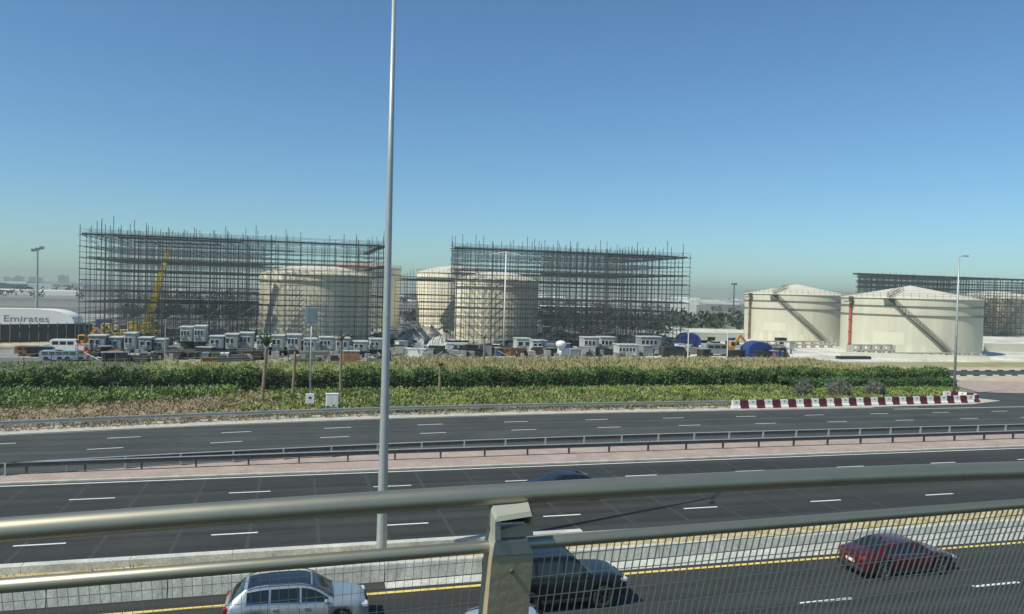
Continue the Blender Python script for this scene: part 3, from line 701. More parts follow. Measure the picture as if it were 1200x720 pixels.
# ================================================================== SCAFFOLDS
def scaffold(label, x0, x1, y0, y1, H, rows, bay, tanks, levels=None, individual=True, spikes=True, skew=0.0, fat=1.0):
    t = thing('scaffolding', label, 'scaffolding', (x0, y0, 0)); L = x1-x0; D = y1-y0; rg = random.Random(int(x0*10))
    nc = int(round(L/bay)); lift = 1.95; nl = int((H-1.6)/lift)
    lv = [H-1.6-lift*k for k in range(nl+1)]
    def inside(x, y, m=1.0):
        if x < skew*y-.1: return True
        return any((x+x0-c[0])**2+(y+y0-c[1])**2 < (r+m)**2 for c, r in tanks)
    sm = MB().box(-.046, -.046, 0, .046, .046, 1).mesh('scaffold_steel'); rest = MB(); cnt = 0
    for j in range(rows):
        y = D*j/(rows-1)
        for i in range(nc+1):
            x = L*i/nc+(rg.uniform(-.25, .25) if j else 0)
            if inside(x, y): continue
            hh = H+(rg.choice([-.9, -.3, .2, .6, 1.0, 1.9])*(.9 if j else 1.0) if spikes else -1.3)
            if individual and cnt < 300: o = obj('standard', sm, t, (x, y, 0)); o.scale = (1, 1, hh); cnt += 1
            else: rest.box(x-.05*fat, y-.05*fat, 0, x+.05*fat, y+.05*fat, hh)
    # extra thin standards in front rows (doubled bays)
    for j in (0, 1, 4, 7):
        if j >= rows: continue
        y = D*j/(rows-1)+.9
        for i in range(nc):
            x = L*(i+.5)/nc
            if not inside(x, y): rest.box(x-.028*fat, y-.028*fat, 0, x+.028*fat, y+.028*fat, H-rg.uniform(0, 2.5))
    if rest.v: part('further_standard', rest, 'scaffold_steel', t, stuff=True)
    # ledgers: split at tanks
    nled = 0; led_rest = MB()
    lev2 = ([H-.55, H-1.1] if spikes else [])+lv
    for j in range(rows):
        y = D*j/(rows-1)
        for z in lev2+([q-.95 for q in lv] if j % 2 == 0 or j == 1 else []):
            r_ = (.044 if z in lv else .026)*fat; seg = []; cur = None
            for i in range(nc*2+1):
                x = L*i/(nc*2)
                if inside(x, y, .6): 
                    if cur is not None: seg.append((cur, x)); cur = None
                elif cur is None: cur = x
            if cur is not None: seg.append((cur, L))
            for a, b in seg:
                if b-a < 1: continue
                a2, b2 = a-rg.uniform(.1, .5), b+rg.uniform(.1, .5)
                if individual and nled < 280 and j < 8:
                    part('ledger', MB().box(a2, y-r_, z-r_, b2, y+r_, z+r_), 'scaffold_steel', t); nled += 1
                else: led_rest.box(a2, y-r_, z-r_, b2, y+r_, z+r_)
    if led_rest.v: part('further_ledger', led_rest, 'scaffold_steel', t, stuff=True)
    tr = MB()
    for i in range(nc+1):
        x = L*i/nc
        for z in lv[::1]:
            cur = None; N = 24
            for k in range(N+1):
                y = D*k/N
                if inside(x, y, .6) or k == N:
                    if cur is not None and y-cur > 1: tr.box(x-.04, cur, z+.06, x+.04, y, z+.14)
                    cur = None
                elif cur is None: cur = y
    part('transom', tr, 'scaffold_steel', t, stuff=True)
    # decks
    for j, zs in [(0, (0, 2, 5)), (2, (0, 3)), (rows//2, (0, 4)), (rows-1, (0, 2, 5))]:
        y = D*j/(rows-1)
        for k in zs:
            if k >= len(lv): continue
            z = lv[k]; th = .26 if k == 0 else .12
            a = rg.uniform(0, 2); b = L-rg.uniform(0, 2)
            if k == 5: a = rg.uniform(0, L*.3); b = rg.uniform(L*.6, L)
            N = int((b-a)/2.7); me = None
            for q in range(N):
                xx = a+q*2.7
                if inside(xx+1.3, y+.6, 1.6) or (j and (inside(xx-4, y, 11) or inside(xx, y, 9))): continue
                if me is None: me = MB().box(0, .0, 0, 2.66, .75 if j == 0 else 1.2, th).mesh('scaffold_board')
                obj('deck_board', me, t, (xx, y+.12, z+.12))
    # side deck strips run back at the right end
    for k in (0, 2, 3, 5):
        part('side_deck', MB().box(L-1.3, 1, lv[k]+.16, L-.1, D-.5, lv[k]+.28+.1*(k == 0)), 'scaffold_board', t)
    br2 = MB()
    for i in range(0, nc, 2):
        for k in range(0, nl-1, 2):
            xa, xb = L*i/nc, L*(i+1)/nc
            if rg.random() < .45:
                if rg.random() < .5: xa, xb = xb, xa
                yy = D*rg.choice([0, 1, 2])/(rows-1)
                if not inside((xa+xb)/2, yy, 2): br2.tube((xa, yy+.08, lv[k+1]), (xb, yy+.08, lv[k]), .04, n=4)
    part('brace', br2, 'scaffold_steel', t, stuff=True)
    return t
Y0 = 149.0
xl0, xl1 = XA(92, Y0), XA(450, Y0); xr0, xr1 = XA(527, Y0), XA(806, Y0)
scaffold('tall steel scaffolding cage at the left, around a cream tank and the yellow crane', xl0, xl1, Y0, Y0+39, 21.1, 12, 2.7, [(c1, 11.5)])
scaffold('tall steel scaffolding cage in the middle, around a cream tank, left of the open tanks', xr0, xr1, Y0, Y0+40, 21.3, 12, 2.7, [(c4, 9.5)], skew=.2)
S3 = scaffold('flat-topped scaffolding rising behind the largest open tank at the right', XA(1003, 219), XA(1300, 219), 219, 252, 22.0, 10, 2.5, [(c7, 15)], individual=False, spikes=False, skew=.83, fat=1.15)
t_ = MB().box(-1, -1, 20.4, XA(1300, 219)-XA(1003, 219), 1.5, 20.9); part('edge_deck', t_, 'scaffold_board', S3)
mb = MB(); rg = random.Random(5)
for k in range(60):
    x = rg.uniform(XA(1152, 215)-S3.location.x, XA(1215, 215)-S3.location.x); z = rg.uniform(1, 11)
    mb.tube((x, -1.2-rg.random(), z), (x+rg.choice([-1, 1])*rg.uniform(4, 8), -1.2, z+rg.uniform(2, 5)), .09, n=4)
part('diagonal_strut', mb, 'stair_steel', S3, stuff=True)
# low scaffold between tall lamp and tank 3
scaffold('low scaffolding in front of the cream tank right of the tall lamp post', XA(468, 205), XA(545, 205), 205, 217, 15.5, 4, 2.6, [], individual=False)

# ================================================================== SITE CABINS AND MACHINES
def cabin(px0, px1, pyb, h, base, label, m_='cabin_white', nwin=4, depth=2.6, roof='cabin_roof', name='site_cabin', grp='white site cabins in the row behind the hedge'):
    xa, ya = G(px0, pyb); xb, _ = G(px1, pyb); xb = XA(px1, ya); L = xb-xa
    t = thing(name, label, 'site cabin', (xa, ya, 0), group=grp)
    part('base_frame', MB().box(.05, .05, 0, L-.05, depth-.05, base), 'dark_base', t)
    part('wall', MB().bbox((L/2, depth/2, base+h/2+.004), (L, depth, h), .04), m_, t)
    part('roof', MB().bbox((L/2, depth/2, base+h+.11), (L+.25, depth+.25, .2), .05), roof, t)
    ww = L/nwin
    for k in range(nwin):
        if k == nwin-1 and nwin > 2:
            part('door', MB().bbox((ww*(k+.5), -.02, base+h*.42), (min(.9, ww*.6), .05, h*.78), .01), 'cabin_grey', t)
        else:
            wdw = part('window', MB().bbox((ww*(k+.5), -.02, base+h*.6), (ww*.74, .05, h*.42), .01), 'white_paint', t)
            if k == 0: part('cooling_unit', MB().bbox((ww*.98, -.2, base+h*.32), (.7, .34, .5), .04), 'cabin_grey', t)
            part('pane', MB().bbox((ww*(k+.5), -.05, base+h*.6), (ww*.62, .03, h*.34), .004), 'window_dark', wdw)
    return t
crg = random.Random(77)
def prow(lst, *a, **k):
    for (p0, p1, pb, h, base, lab, *r) in lst: cabin(p0+crg.uniform(-.3, .6), p1-crg.uniform(-.2, .9), pb+crg.uniform(-1, .6), h*crg.uniform(.74, .98), base*crg.uniform(.85, 1.1), lab, *r)
prow([
 (103, 124, 419, 2.2, 1.2, 'dark grey site cabin right of the orange excavator', 'cabin_grey', 3),
 (126, 143, 418, 2.2, 1.1, 'grey site cabin, second in the row from the orange excavator', 'cabin_grey', 3),
 (145, 160, 419, 2.5, 1.2, 'pale site cabin with a long window row left of the thin pale pole', 'cabin_white', 3),
 (162, 178, 419, 2.3, 1.2, 'dull grey cabin between two pale ones left of the thin pale pole', 'cabin_grey', 2),
 (180, 195, 419, 2.2, 1.0, 'pale site cabin directly behind the thin pale pole', 'cabin_white', 3),
 (211, 225.5, 417, 2.6, 2.2, 'raised white cabin, left one of the pair standing higher than the row', 'cabin_white', 4),
 (227, 242, 417, 2.6, 2.2, 'raised white cabin, right one of the pair standing higher than the row', 'cabin_white', 4),
 (245, 262, 419, 2.4, 1.3, 'white cabin just right of the raised pair', 'cabin_white', 3),
 (263.5, 279, 419, 2.4, 1.3, 'white cabin, second right of the raised pair', 'cabin_white', 3),
 (281, 298, 419, 2.4, 1.3, 'white cabin, third right of the raised pair', 'cabin_white', 4),
 (300, 316, 419, 2.4, 1.3, 'white cabin behind the green-topped palm', 'cabin_white', 4),
 (318, 334, 419, 2.3, 1.3, 'white cabin between the green-topped palm and the bare palm', 'cabin_white', 3),
 (336, 353, 419, 2.4, 1.3, 'white cabin behind the bare palm', 'cabin_white', 4),
 (355, 372, 419, 2.3, 1.2, 'white cabin behind the sign pole', 'cabin_white', 4),
 (374, 391, 419, 2.4, 1.2, 'white cabin between the sign pole and the dry-crowned palm', 'cabin_white', 4),
 (393, 411, 419, 2.3, 1.2, 'white cabin behind the dry-crowned palm', 'cabin_white', 4),
 (414, 432, 419, 2.0, 1.2, 'white cabin, second left of the tall lamp post', 'cabin_white', 3),
 (434, 449, 419, 2.0, 1.2, 'white cabin directly left of the tall lamp post', 'cabin_white', 3),
 (605, 622, 414, 2.3, .5, 'white cabin right of the slim twin-armed lamp post', 'cabin_white', 2),
 (624, 641, 414, 2.3, .5, 'white cabin left of the white round-topped tank stand', 'cabin_white', 3),
 (684, 703, 416, 2.5, 1.0, 'white cabin right of the white round-topped tank stand', 'cabin_white', 4),
 (704, 722, 416, 2.5, 1.0, 'white cabin, second right of the round-topped tank stand', 'cabin_white', 4),
 (725, 749, 419, 2.2, .2, 'low white cabin in front of the right scaffolding', 'cabin_white', 6),
 (751, 775, 416, 2.4, 1.0, 'grey-white cabin at the right end of the middle row, left of the blue tent', 'cabin_grey', 5)])
# second, further row seen above the first
prow([
 (305, 345, 405, 1.4, .6, 'long pale roof behind the cabins at the foot of the left scaffolded tank', 'cabin_white', 4),
 (352, 420, 404, 1.4, .6, 'longest pale roof behind the cabins below the sign panel', 'cabin_white', 6),
 (655, 682, 403, 1.8, .5, 'pale cabin behind the round-topped tank stand', 'cabin_white', 4)])
# blue tents
def tent(px0, px1, pyb, h, label, flip):
    xa, ya = G(px0, pyb); xb = XA(px1, ya); L = xb-xa; t = thing('blue_tent', label, 'tent', (xa, ya, 0), group='blue and grey tents')
    D = 4.5; n = 10; half = []
    pf = [(L*(.5-.5*math.cos(math.pi*k/n)), h*(.35+.65*math.sin(math.pi*k/n)**.8) if 0 < k < n else 0) for k in range(n+1)]
    A = [(p[0], 0, p[1]) for p in pf]; B = [(p[0]+1.2, D, p[1]) for p in pf]
    a = 4 if not flip else 5
    MBa = MB().sheet(A[:a+1], B[:a+1]); part('side_cover', MBa, 'tarp_blue', t); part('roof_cover', MB().sheet(A[a:], B[a:]), 'tarp_grey', t)
    part('front_flap', MB().add(A, [tuple(range(len(A)))]), 'tarp_blue', t)
    part('door_opening', MB().add([(L*.62, -.02, 0.05), (L*.8, -.02, .05), (L*.78, -.02, h*.5), (L*.64, -.02, h*.5)], [(0,1,2,3)]), 'trim_black', t)
tent(796, 822, 410, 3.6, 'blue and grey tarpaulin tent at the right foot of the right scaffolding', False)
tent(877, 906, 418, 2.9, 'blue and grey tarpaulin tent in front of the left open tank', True)
# tank on a stem
x, y = G(657, 419); t = thing('water_tower', 'white bulbous water tank on a white stem among the cabins', 'water tower', (x, y, 0))
part('stem', MB().tube((0,0,0), (0,0,1.6), .25, .3, 10), 'white_paint', t, smooth=True)
part('bowl', MB().lathe([(.3, 1.5), (.8, 1.9), (1.0, 2.35), (.9, 2.75), (.45, 3.0), (.01, 3.05)], 20), 'white_paint', t, smooth=True)
# mobile crane
cx, cy = G(172, 396); cx = XA(172, 170); cy = 170
t = thing('mobile_crane', 'yellow mobile crane with its long boom raised inside the left scaffolding', 'crane', (cx, cy, 0))
part('carrier', MB().bbox((-2.5, 0, 1.5), (11, 2.7, .9), .15), 'crane_yellow', t)
part('cab', MB().bbox((-7.2, 0, 2.3), (1.8, 2.6, 1.8), .2), 'crane_yellow', t); part('cab_window', MB().bbox((-7.3, -1.32, 2.6), (1.3, .06, .8), .02), 'window_dark', t)
part('superstructure', MB().bbox((-.4, 0, 2.7), (4.2, 2.5, 1.5), .2), 'crane_yellow', t)
part('counterweight', MB().bbox((-2.8, 0, 2.8), (1.2, 2.6, 1.6), .1), 'crane_yellow', t)
for wx in (-6.5, -5, -1.2, .4, 2): part('wheel', MB().tube((wx, -1.4, .7), (wx, -1, .7), .7, n=14), 'tyre', t)
bp = Vector((0, 0, 3)); tp = Vector((XA(197, 170, 295)-cx, 0, ZA(197, 294, 170)))
def boxbeam(a, b, w0, w1):
    d = (b-a).normalized(); u = Vector((0, 1, 0)); v = d.cross(u)
    vs = [a+u*sx*w0+v*sy*w0 for sx, sy in ((-1,-1),(1,-1),(1,1),(-1,1))]+[b+u*sx*w1+v*sy*w1 for sx, sy in ((-1,-1),(1,-1),(1,1),(-1,1))]
    return MB().add(vs, [(3,2,1,0),(4,5,6,7),(0,1,5,4),(1,2,6,5),(2,3,7,6),(3,0,4,7)])
for k, (u0, u1, w0) in enumerate(((0, .42, .72), (.40, .68, .6), (.66, .87, .48), (.85, 1, .38))):
    part('boom_section', boxbeam(bp.lerp(tp, u0), bp.lerp(tp, u1), w0, w0*.97), 'crane_yellow', t)
part('boom_head', boxbeam(tp, tp+Vector((.6, 0, .5)), .55, .4), 'crane_yellow', t)
part('lift_cylinder', MB().tube((1.2, 0, 2.2), bp.lerp(tp, .3), .25, n=8), 'chrome', t)
part('hook_line', MB().tube(tp+Vector((.6, 0, 0)), tp+Vector((.6, 0, -9)), .05, n=4), 'cable_black', t)
# excavators and small machines
def excavator(px, py, s, m_, label, flip=1, wide=1.0):
    x, y = G(px, py); t = thing('excavator', label, 'excavator', (x, y, 0)); f = flip
    for yy in (-1, 1): part('track', MB().bbox((0, yy*s, .4*s), (3.2*s*wide, .5*s, .8*s), .15*s), 'tyre', t)
    part('body', MB().bbox((-.3*f*s, 0, 1.4*s), (2.6*s*wide, 2*s, 1.1*s), .2*s), m_, t)
    part('cab', MB().bbox((.5*f*s, -.5*s, 2.1*s), (1.1*s, .9*s, 1.4*s), .12*s), m_, t); part('cab_window', MB().bbox((.5*f*s, -.97*s, 2.3*s), (.8*s, .04, .7*s), .01), 'window_dark', t)
    e = Vector((2.6*f*s, 0, 4.0*s)); b = Vector((1.0*f*s, 0, 1.6*s)); g = Vector((4.4*f*s, 0, 2.2*s))
    part('boom', boxbeam(b, e, .28*s, .2*s), m_, t); part('stick', boxbeam(e, g, .2*s, .15*s), m_, t)
    part('bucket', MB().bbox((4.4*f*s, 0, 1.8*s), (.9*s, 1*s, .8*s), .2*s), 'rust', t)
excavator(93, 411, .95, 'digger_orange', 'orange excavator beside the yellow crane, at the left end of the cabins', 1)
excavator(138, 398, .75, 'crane_yellow', 'small yellow excavator left of the crane', -1)
excavator(690, 395, .95, 'digger_orange', 'orange excavator inside the right scaffolding', 1)
excavator(853, 416, 1.0, 'digger_orange', 'orange lifting machine between the two blue tents', 1)
x, y = G(122, 396); t = thing('blue_container', 'small blue container standing on end left of the yellow crane', 'container', (x, y, 0)); part('box', MB().bbox((0, 0, 1.9), (2.6, 2.4, 3.8), .08), 'tarp_blue', t); part('door', MB().bbox((0, -1.21, 1.8), (1.2, .04, 2.6), .01), 'tarp_grey', t)
x, y = G(96, 421); t = thing('forklift', 'small red forklift at the edge of the yard', 'forklift', (x, y, 0))
part('body', MB().bbox((0, 0, .8), (2.2, 1.2, 1), .15), 'machine_red', t); part('mast', MB().box(1.2, -.4, .1, 1.35, .4, 2.3), 'stair_steel', t); part('roof_guard', MB().bbox((-.1, 0, 2.1), (1.3, 1.1, .1), .03), 'machine_red', t)
for a_ in (-.7, .5):
    for b_ in (-.5, .5): part('roof_pillar', MB().tube((a_, b_, 1.2), (a_, b_, 2.1), .05, n=5), 'stair_steel', t)
for a_ in (-.7, .8): part('wheel', MB().tube((a_, -.65, .35), (a_, -.4, .35), .35, n=12), 'tyre', t)

# rubble heaps, material piles
def heap(px0, px1, py, h, label, m_='rubble', seed=0, name='rubble_heap', cat='heap'):
    xa, ya = G(px0, py); L = XA(px1, ya)-xa; rg = np.random.default_rng(seed); n, k = 22, 8; mb = MB(); vs = []
    nz = rg.random((n+1, k+1))
    for i in range(n+1):
        for j in range(k+1):
            e = math.sin(math.pi*i/n)**.6*math.sin(math.pi*j/k); vs.append((L*i/n, (j/k)*min(L*.4, 7), h*e*(.65+.5*nz[i, j])))
    mb.add(vs, [(i*(k+1)+j, (i+1)*(k+1)+j, (i+1)*(k+1)+j+1, i*(k+1)+j+1) for i in range(n) for j in range(k)])
    tag(obj(name, mb.mesh(m_), None, (xa, ya, 0)), label, cat)
heap(38, 92, 399, 2.0, 'pale sand heap in front of the black fence at the left', 'sand', 1, 'sand_heap')
heap(250, 300, 398, 2.0, 'pale sand heap left of the left scaffolded tank', 'sand', 2, 'sand_heap')
heap(468, 535, 402, 3.8, 'large grey rubble heap right of the tall lamp post', 'rubble', 3)
heap(500, 530, 410, 2.6, 'white rubble heap in front of the grey one', 'gravel_white', 4)
heap(640, 690, 398, 1.8, 'grey rubble heap below the orange excavator inside the right scaffolding', 'rubble', 5)
heap(820, 875, 410, 1.8, 'white gravel heap between the blue tents', 'gravel_white', 6)
heap(740, 800, 400, 1.5, 'grey rubble heap beneath the right end of the right scaffolding', 'rubble', 7)
x, y = G(470, 396); o = MB(); o.add([(-4, 0, .2), (4, 0, 2.6), (4, 1.6, 2.6), (-4, 1.6, .2), (-4, 0, .8), (4, 0, 3.2), (4, 1.6, 3.2), (-4, 1.6, .8)], [(3,2,1,0),(4,5,6,7),(0,1,5,4),(1,2,6,5),(2,3,7,6),(3,0,4,7)])
t = thing('loading_ramp', 'tilted pale steel ramp beside the tall lamp post', 'ramp', (x, y, 0)); part('deck', o, 'galvanised', t); part('leg', MB().box(3.5, .2, 0, 3.8, 1.4, 2.4), 'stair_steel', t)

# stacked materials on the site
kinds = ['pipe_bundle', 'plank_stack', 'skip', 'crate']
lm = [(100, 'near the orange excavator'), (150, 'left of the thin pale pole'), (200, 'right of the thin pale pole'), (250, 'below the raised cabins'), (300, 'by the green-topped palm'), (350, 'by the sign pole'), (400, 'by the dry-crowned palm'),
      (430, 'left of the tall lamp post'), (480, 'right of the tall lamp post'), (520, 'below the rubble heap'), (560, 'in front of the middle tank'), (600, 'by the twin-armed lamp post'), (650, 'by the round-topped water tank'), (700, 'behind middle cabins'), (750, 'right of the middle cabins'), (800, 'by the left blue tent'), (850, 'by the orange lifting machine'), (900, 'by the right blue tent')]
cols = [('white_paint', 'white'), ('cabin_grey', 'grey'), ('rust', 'rusty brown'), ('trim_black', 'black'), ('tarp_blue', 'blue'), ('handrail', 'beige'), ('dark_base', 'dark'), ('galvanised', 'steel grey'), ('white_paint', 'white'), ('gravel_white', 'cream')]
rg = random.Random(11); used = set()
for k in range(300):
    px = rg.uniform(98, 925); py = rg.choice([424, 421, 417, 412, 407, 402, 396, 392, 388]) if px < 790 else rg.choice([419, 415, 411, 406]); kd = rg.choice(kinds); cm, cn = rg.choice(cols)
    if 470 < px and py > 419: py = 417
    if px < 470 and py >= 417: cm, cn = rg.choice([('dark_base', 'dark'), ('trim_black', 'black'), ('rust', 'rusty brown'), ('stair_steel', 'dark grey'), ('handrail', 'beige')])
    x, y = G(px, py)
    if any((x-c[0])**2+(y-c[1])**2 < (r+1)**2 for c, r in ((c1, 11.5), (c4, 9.5), (c5, 13.8), (c6, 14.8))): continue
    wl = min(lm, key=lambda q: abs(q[0]-px))[1]; dep = {424: 'at the fence', 421: 'near the fence', 419: 'near the grass', 417: 'in front of the cabins', 415: 'in the front row', 412: 'among the cabins', 411: 'in the middle row', 407: 'behind the cabins', 406: 'near the tank foot', 402: 'under the scaffold front', 396: 'under the scaffold', 392: 'deep under the scaffold', 388: 'at the back of the scaffold'}[py]
    nm = {'pipe_bundle': 'pipe bundle', 'plank_stack': 'plank stack', 'skip': 'skip', 'crate': 'crate'}[kd]
    lab = f'{cn} {nm} {dep}, {wl}'; a = rg.uniform(-.5, .5); gname = 'building materials stored on the site'
    t = thing(kd, lab, nm, (x, y, 0), a, gname); s_ = rg.uniform(.8, 1.5)
    if kd == 'pipe_bundle':
        L = rg.uniform(2.5, 6); me = MB().tube((-L/2, 0, 0), (L/2, 0, 0), .16*s_, n=6).mesh(cm)
        for r_ in range(3):
            for q in range(4-r_): obj('pipe', me, t, (0, (q+r_*.5)*.33*s_, .16*s_+r_*.28*s_+.0))
    elif kd == 'plank_stack':
        L = rg.uniform(2, 4.5); me = MB().bbox((0, 0, .1), (L, 1.3, .2), .02).mesh(cm)
        for q in range(rg.randint(2, 7)): obj('plank', me, t, (rg.uniform(-.15, .15), rg.uniform(-.08, .08), q*.24))
    elif kd == 'skip':
        mb = MB(); L = 1.7*s_; mb.add([(-L*.7, -.8, 0), (L*.7, -.8, 0), (L*.7, .8, 0), (-L*.7, .8, 0), (-L, -1, 1.3), (L, -1, 1.3), (L, 1, 1.3), (-L, 1, 1.3)], [(3,2,1,0), (0,1,5,4), (1,2,6,5), (2,3,7,6), (3,0,4,7)]); part('tub', mb, cm, t); part('rim', MB().box(-L-.05, -1.07, 1.22, L+.05, -1, 1.36), cm, t)
    else:
        hh = rg.uniform(1, 2.1); part('body', MB().bbox((0, 0, hh/2), (1.8*s_, 1.6, hh), .06), cm, t); part('lid', MB().bbox((0, 0, hh+.06), (1.9*s_, 1.7, .1), .02), rg.choice(['cabin_white', 'dark_base', 'galvanised']), t)
# scattered small debris between the larger pieces
for m_, nm_, lab, sd in (('handrail', 'pale_debris', 'pale boards, bags and offcuts strewn between the cabins and scaffolds', 1), ('dark_base', 'dark_debris', 'dark scrap, tubes and boards strewn between the cabins and scaffolds', 2), ('galvanised', 'steel_debris', 'steel tubes and fittings strewn between the cabins and scaffolds', 3)):
    g2 = random.Random(sd); mb = MB()
    for k in range(900):
        px = g2.uniform(95, 800); py = g2.uniform(386, 419 if px > 470 else 424); x, y = G(px, py)
        if any((x-c[0])**2+(y-c[1])**2 < (r+1)**2 for c, r in ((c1, 11.5), (c4, 9.5), (c2, 12), (c3, 12))): continue
        t_ = g2.random()
        if t_ < .5: a_ = g2.uniform(0, 3.1); L_ = g2.uniform(1, 3.2); z_ = g2.uniform(.1, 1.1); mb.tube((x, y, .08), (x+L_*math.cos(a_), y+L_*math.sin(a_), z_), .07, n=4)
        else: w_, h_ = g2.uniform(.3, 1.3), g2.uniform(.2, 1.2); mb.box(x, y, 0, x+w_, y+g2.uniform(.4, 1.2), h_)
    tag(obj(nm_, mb.mesh(m_)), lab, 'debris', kind='stuff')
# boxes at fence
for px0, px1, m_, lab in ((236, 245, 'tarp_grey', 'low beige-green bin at the fence below the raised cabins'), (258, 268, 'white_paint', 'low white container at the fence below the raised cabins'), (247, 257, 'frond_green', 'low green container between a beige and a white one at the fence')):
    x, y = G(px0, 424); L = XA(px1, y)-x; t = thing('storage_bin', lab, 'bin', (x, y, 0)); part('body', MB().bbox((L/2, .8, .6), (L, 1.6, 1.2), .05), m_, t); part('lid', MB().bbox((L/2, .8, 1.24), (L+.1, 1.7, .08), .02), m_, t)

# site fence on the left
(xa, ya), (xb, yb) = G(-40, 436), G(485, 424); L = math.hypot(xb-xa, yb-ya); a = math.atan2(yb-ya, xb-xa)
t = thing('site_fence', 'thin grey chain-link fence between the yard and the hedge', 'fence', (xa, ya, 0), a)
me = MB().tube((0,0,0), (0,0,2.2), .05, n=5).mesh('stair_steel'); n = int(L/3)
for k in range(n+1): obj('fence_post', me, t, (k*3, 0, 0))
for z in (.3, 1.25, 2.1): part('fence_wire', MB().tube((0,0,z), (n*3,0,z), .018, n=4), 'galvanised', t)
# black fence + minibus + Emirates structure at far left
(xa, ya), (xb, yb) = G(-60, 404), G(112, 400); L = math.hypot(xb-xa, yb-ya); a = math.atan2(yb-ya, xb-xa)
t = thing('black_fence', 'black boarded fence at the far left behind the sand heap', 'fence', (xa, ya, 0), a)
n = int(L/1.5); me = MB().box(.06, -.03, .1, 1.38, .03, 3.4).mesh('black_fence'); mp_ = MB().box(-.07, -.07, 0, .07, .07, 3.6).mesh('black_fence')
for k in range(n): obj('fence_panel', me, t, (k*1.5, 0, 0)); obj('fence_post', mp_, t, (k*1.5, 0, 0))

def simple_van(px, py, L, W, Hh, m_, label, name='parked_van', cat='van', grp='vehicles parked in the yard', rz=0.0, hood=.8):
    x, y = G(px, py); t = thing(name, label, cat, (x, y, 0), rz, grp)
    pr = [(-L/2, .35), (L/2-.1, .35), (L/2, .6), (L/2-.05, Hh*.5), (L/2-hood, Hh*.6), (L/2-hood-.5, Hh*.97), (L/2-hood-.8, Hh), (-L/2+.2, Hh), (-L/2, Hh*.9)]
    n_ = len(pr); vs = [(p[0], -W/2, p[1]) for p in pr]+[(p[0], W/2, p[1]) for p in pr]
    part('body', MB().add(vs, [tuple(range(n_)), tuple(range(2*n_-1, n_-1, -1))]+[(i, n_+i, n_+(i+1) % n_, (i+1) % n_) for i in range(n_)]), m_, t)
    for sy in (-1, 1):
        for k in range(3): 
            ww = (L-hood-.9)/3; part('window', MB().cbox((-L/2+.3+ww*(k+.5), sy*(W/2+.005), Hh*.76), (ww*.82, .03, Hh*.24)), 'window_dark', t)
        for wx in (-L*.3, L*.32): part('wheel', MB().tube((wx, sy*W/2*.8, .34), (wx, sy*(W/2+.02), .34), .34, n=14), 'tyre', t)
    part('windscreen', MB().cbox((L/2-hood-.18, 0, Hh*.79), (.1, W*.8, Hh*.24)), 'window_dark', t)
    return t
simple_van(43, 400, 8.5, 2.3, 2.9, 'white_paint', 'white minibus in front of the black fence at the far left', 'minibus', 'minibus', None, 0, .3)
simple_van(80, 414, 4.9, 1.9, 2.2, 'white_paint', 'white van beside the orange excavator')
simple_van(68, 423, 4.4, 1.8, 1.5, 'paint_pale', 'pale blue car in the yard left of the red forklift', 'parked_car', 'car')
simple_van(84, 423, 4.4, 1.8, 1.5, 'paint_silver', 'silver car in the yard directly beside the red forklift', 'parked_car', 'car')
simple_van(52, 418, 4.3, 1.8, 1.5, 'paint_black', 'black car in the yard, in front of the sand heap', 'parked_car', 'car')
simple_van(38, 417, 4.3, 1.8, 1.5, 'rust', 'brown car leftmost in the yard', 'parked_car', 'car')
simple_van(840, 417, 6, 2.2, 2.4, 'cabin_grey', 'grey truck beside the orange lifting machine', 'parked_truck', 'truck')
simple_van(790, 419, 5.5, 2.1, 2.1, 'dark_base', 'dark van below the left blue tent', 'parked_van', 'van')

# low white structure with lettering
Yw = 214.0; x1_ = XA(86, Yw); x0_ = XA(-60, Yw); ztop_ = ZA(40, 363, Yw)
t = thing('white_hangar', 'long low white structure with a rounded end and Emirates lettering at the far left', 'building', (x0_, Yw, 0)); L = x1_-x0_
pr = [(0, 0), (0, ztop_)]+[(L-7+7*math.sin(math.pi/2*k/8), (ztop_-1.2)*.0+1.2+(ztop_-1.2)*math.cos(math.pi/2*k/8)) for k in range(9)]+[(L, 0)]
n_ = len(pr); part('shell', MB().add([(p[0], 0, p[1]) for p in pr]+[(p[0], 9, p[1]) for p in pr], [tuple(range(n_-1, -1, -1)), tuple(range(n_, 2*n_))]+[(i, (i+1) % n_, n_+(i+1) % n_, n_+i) for i in range(n_)]), 'far_white', t)
part('roof_seam', MB().box(0, .02, ztop_, L-7.2, .12, ztop_+.08), 'cabin_grey', t)
cu_ = bpy.data.curves.new('lettering', 'FONT'); cu_.body = 'Emirates'; cu_.size = 2.0; cu_.extrude = .02
to = bpy.data.objects.new('lettering', cu_); col.objects.link(to); bpy.context.view_layer.update()
me = bpy.data.meshes.new_from_object(to); bpy.data.objects.remove(to); me.materials.clear(); me.materials.append(M['letter'])
wd_ = max(v.co.x for v in me.vertices); sc_ = (XA(57, Yw)-XA(3, Yw))/wd_
me.transform(Matrix.Diagonal((sc_, 1.1, 1, 1))); me.transform(Matrix.Rotation(R(90), 4, 'X'))
obj('lettering', me, t, (XA(3, Yw)-x0_, -.03, ZA(30, 377, Yw)))

# ================================================================== FAR BACKGROUND
rg = random.Random(3)
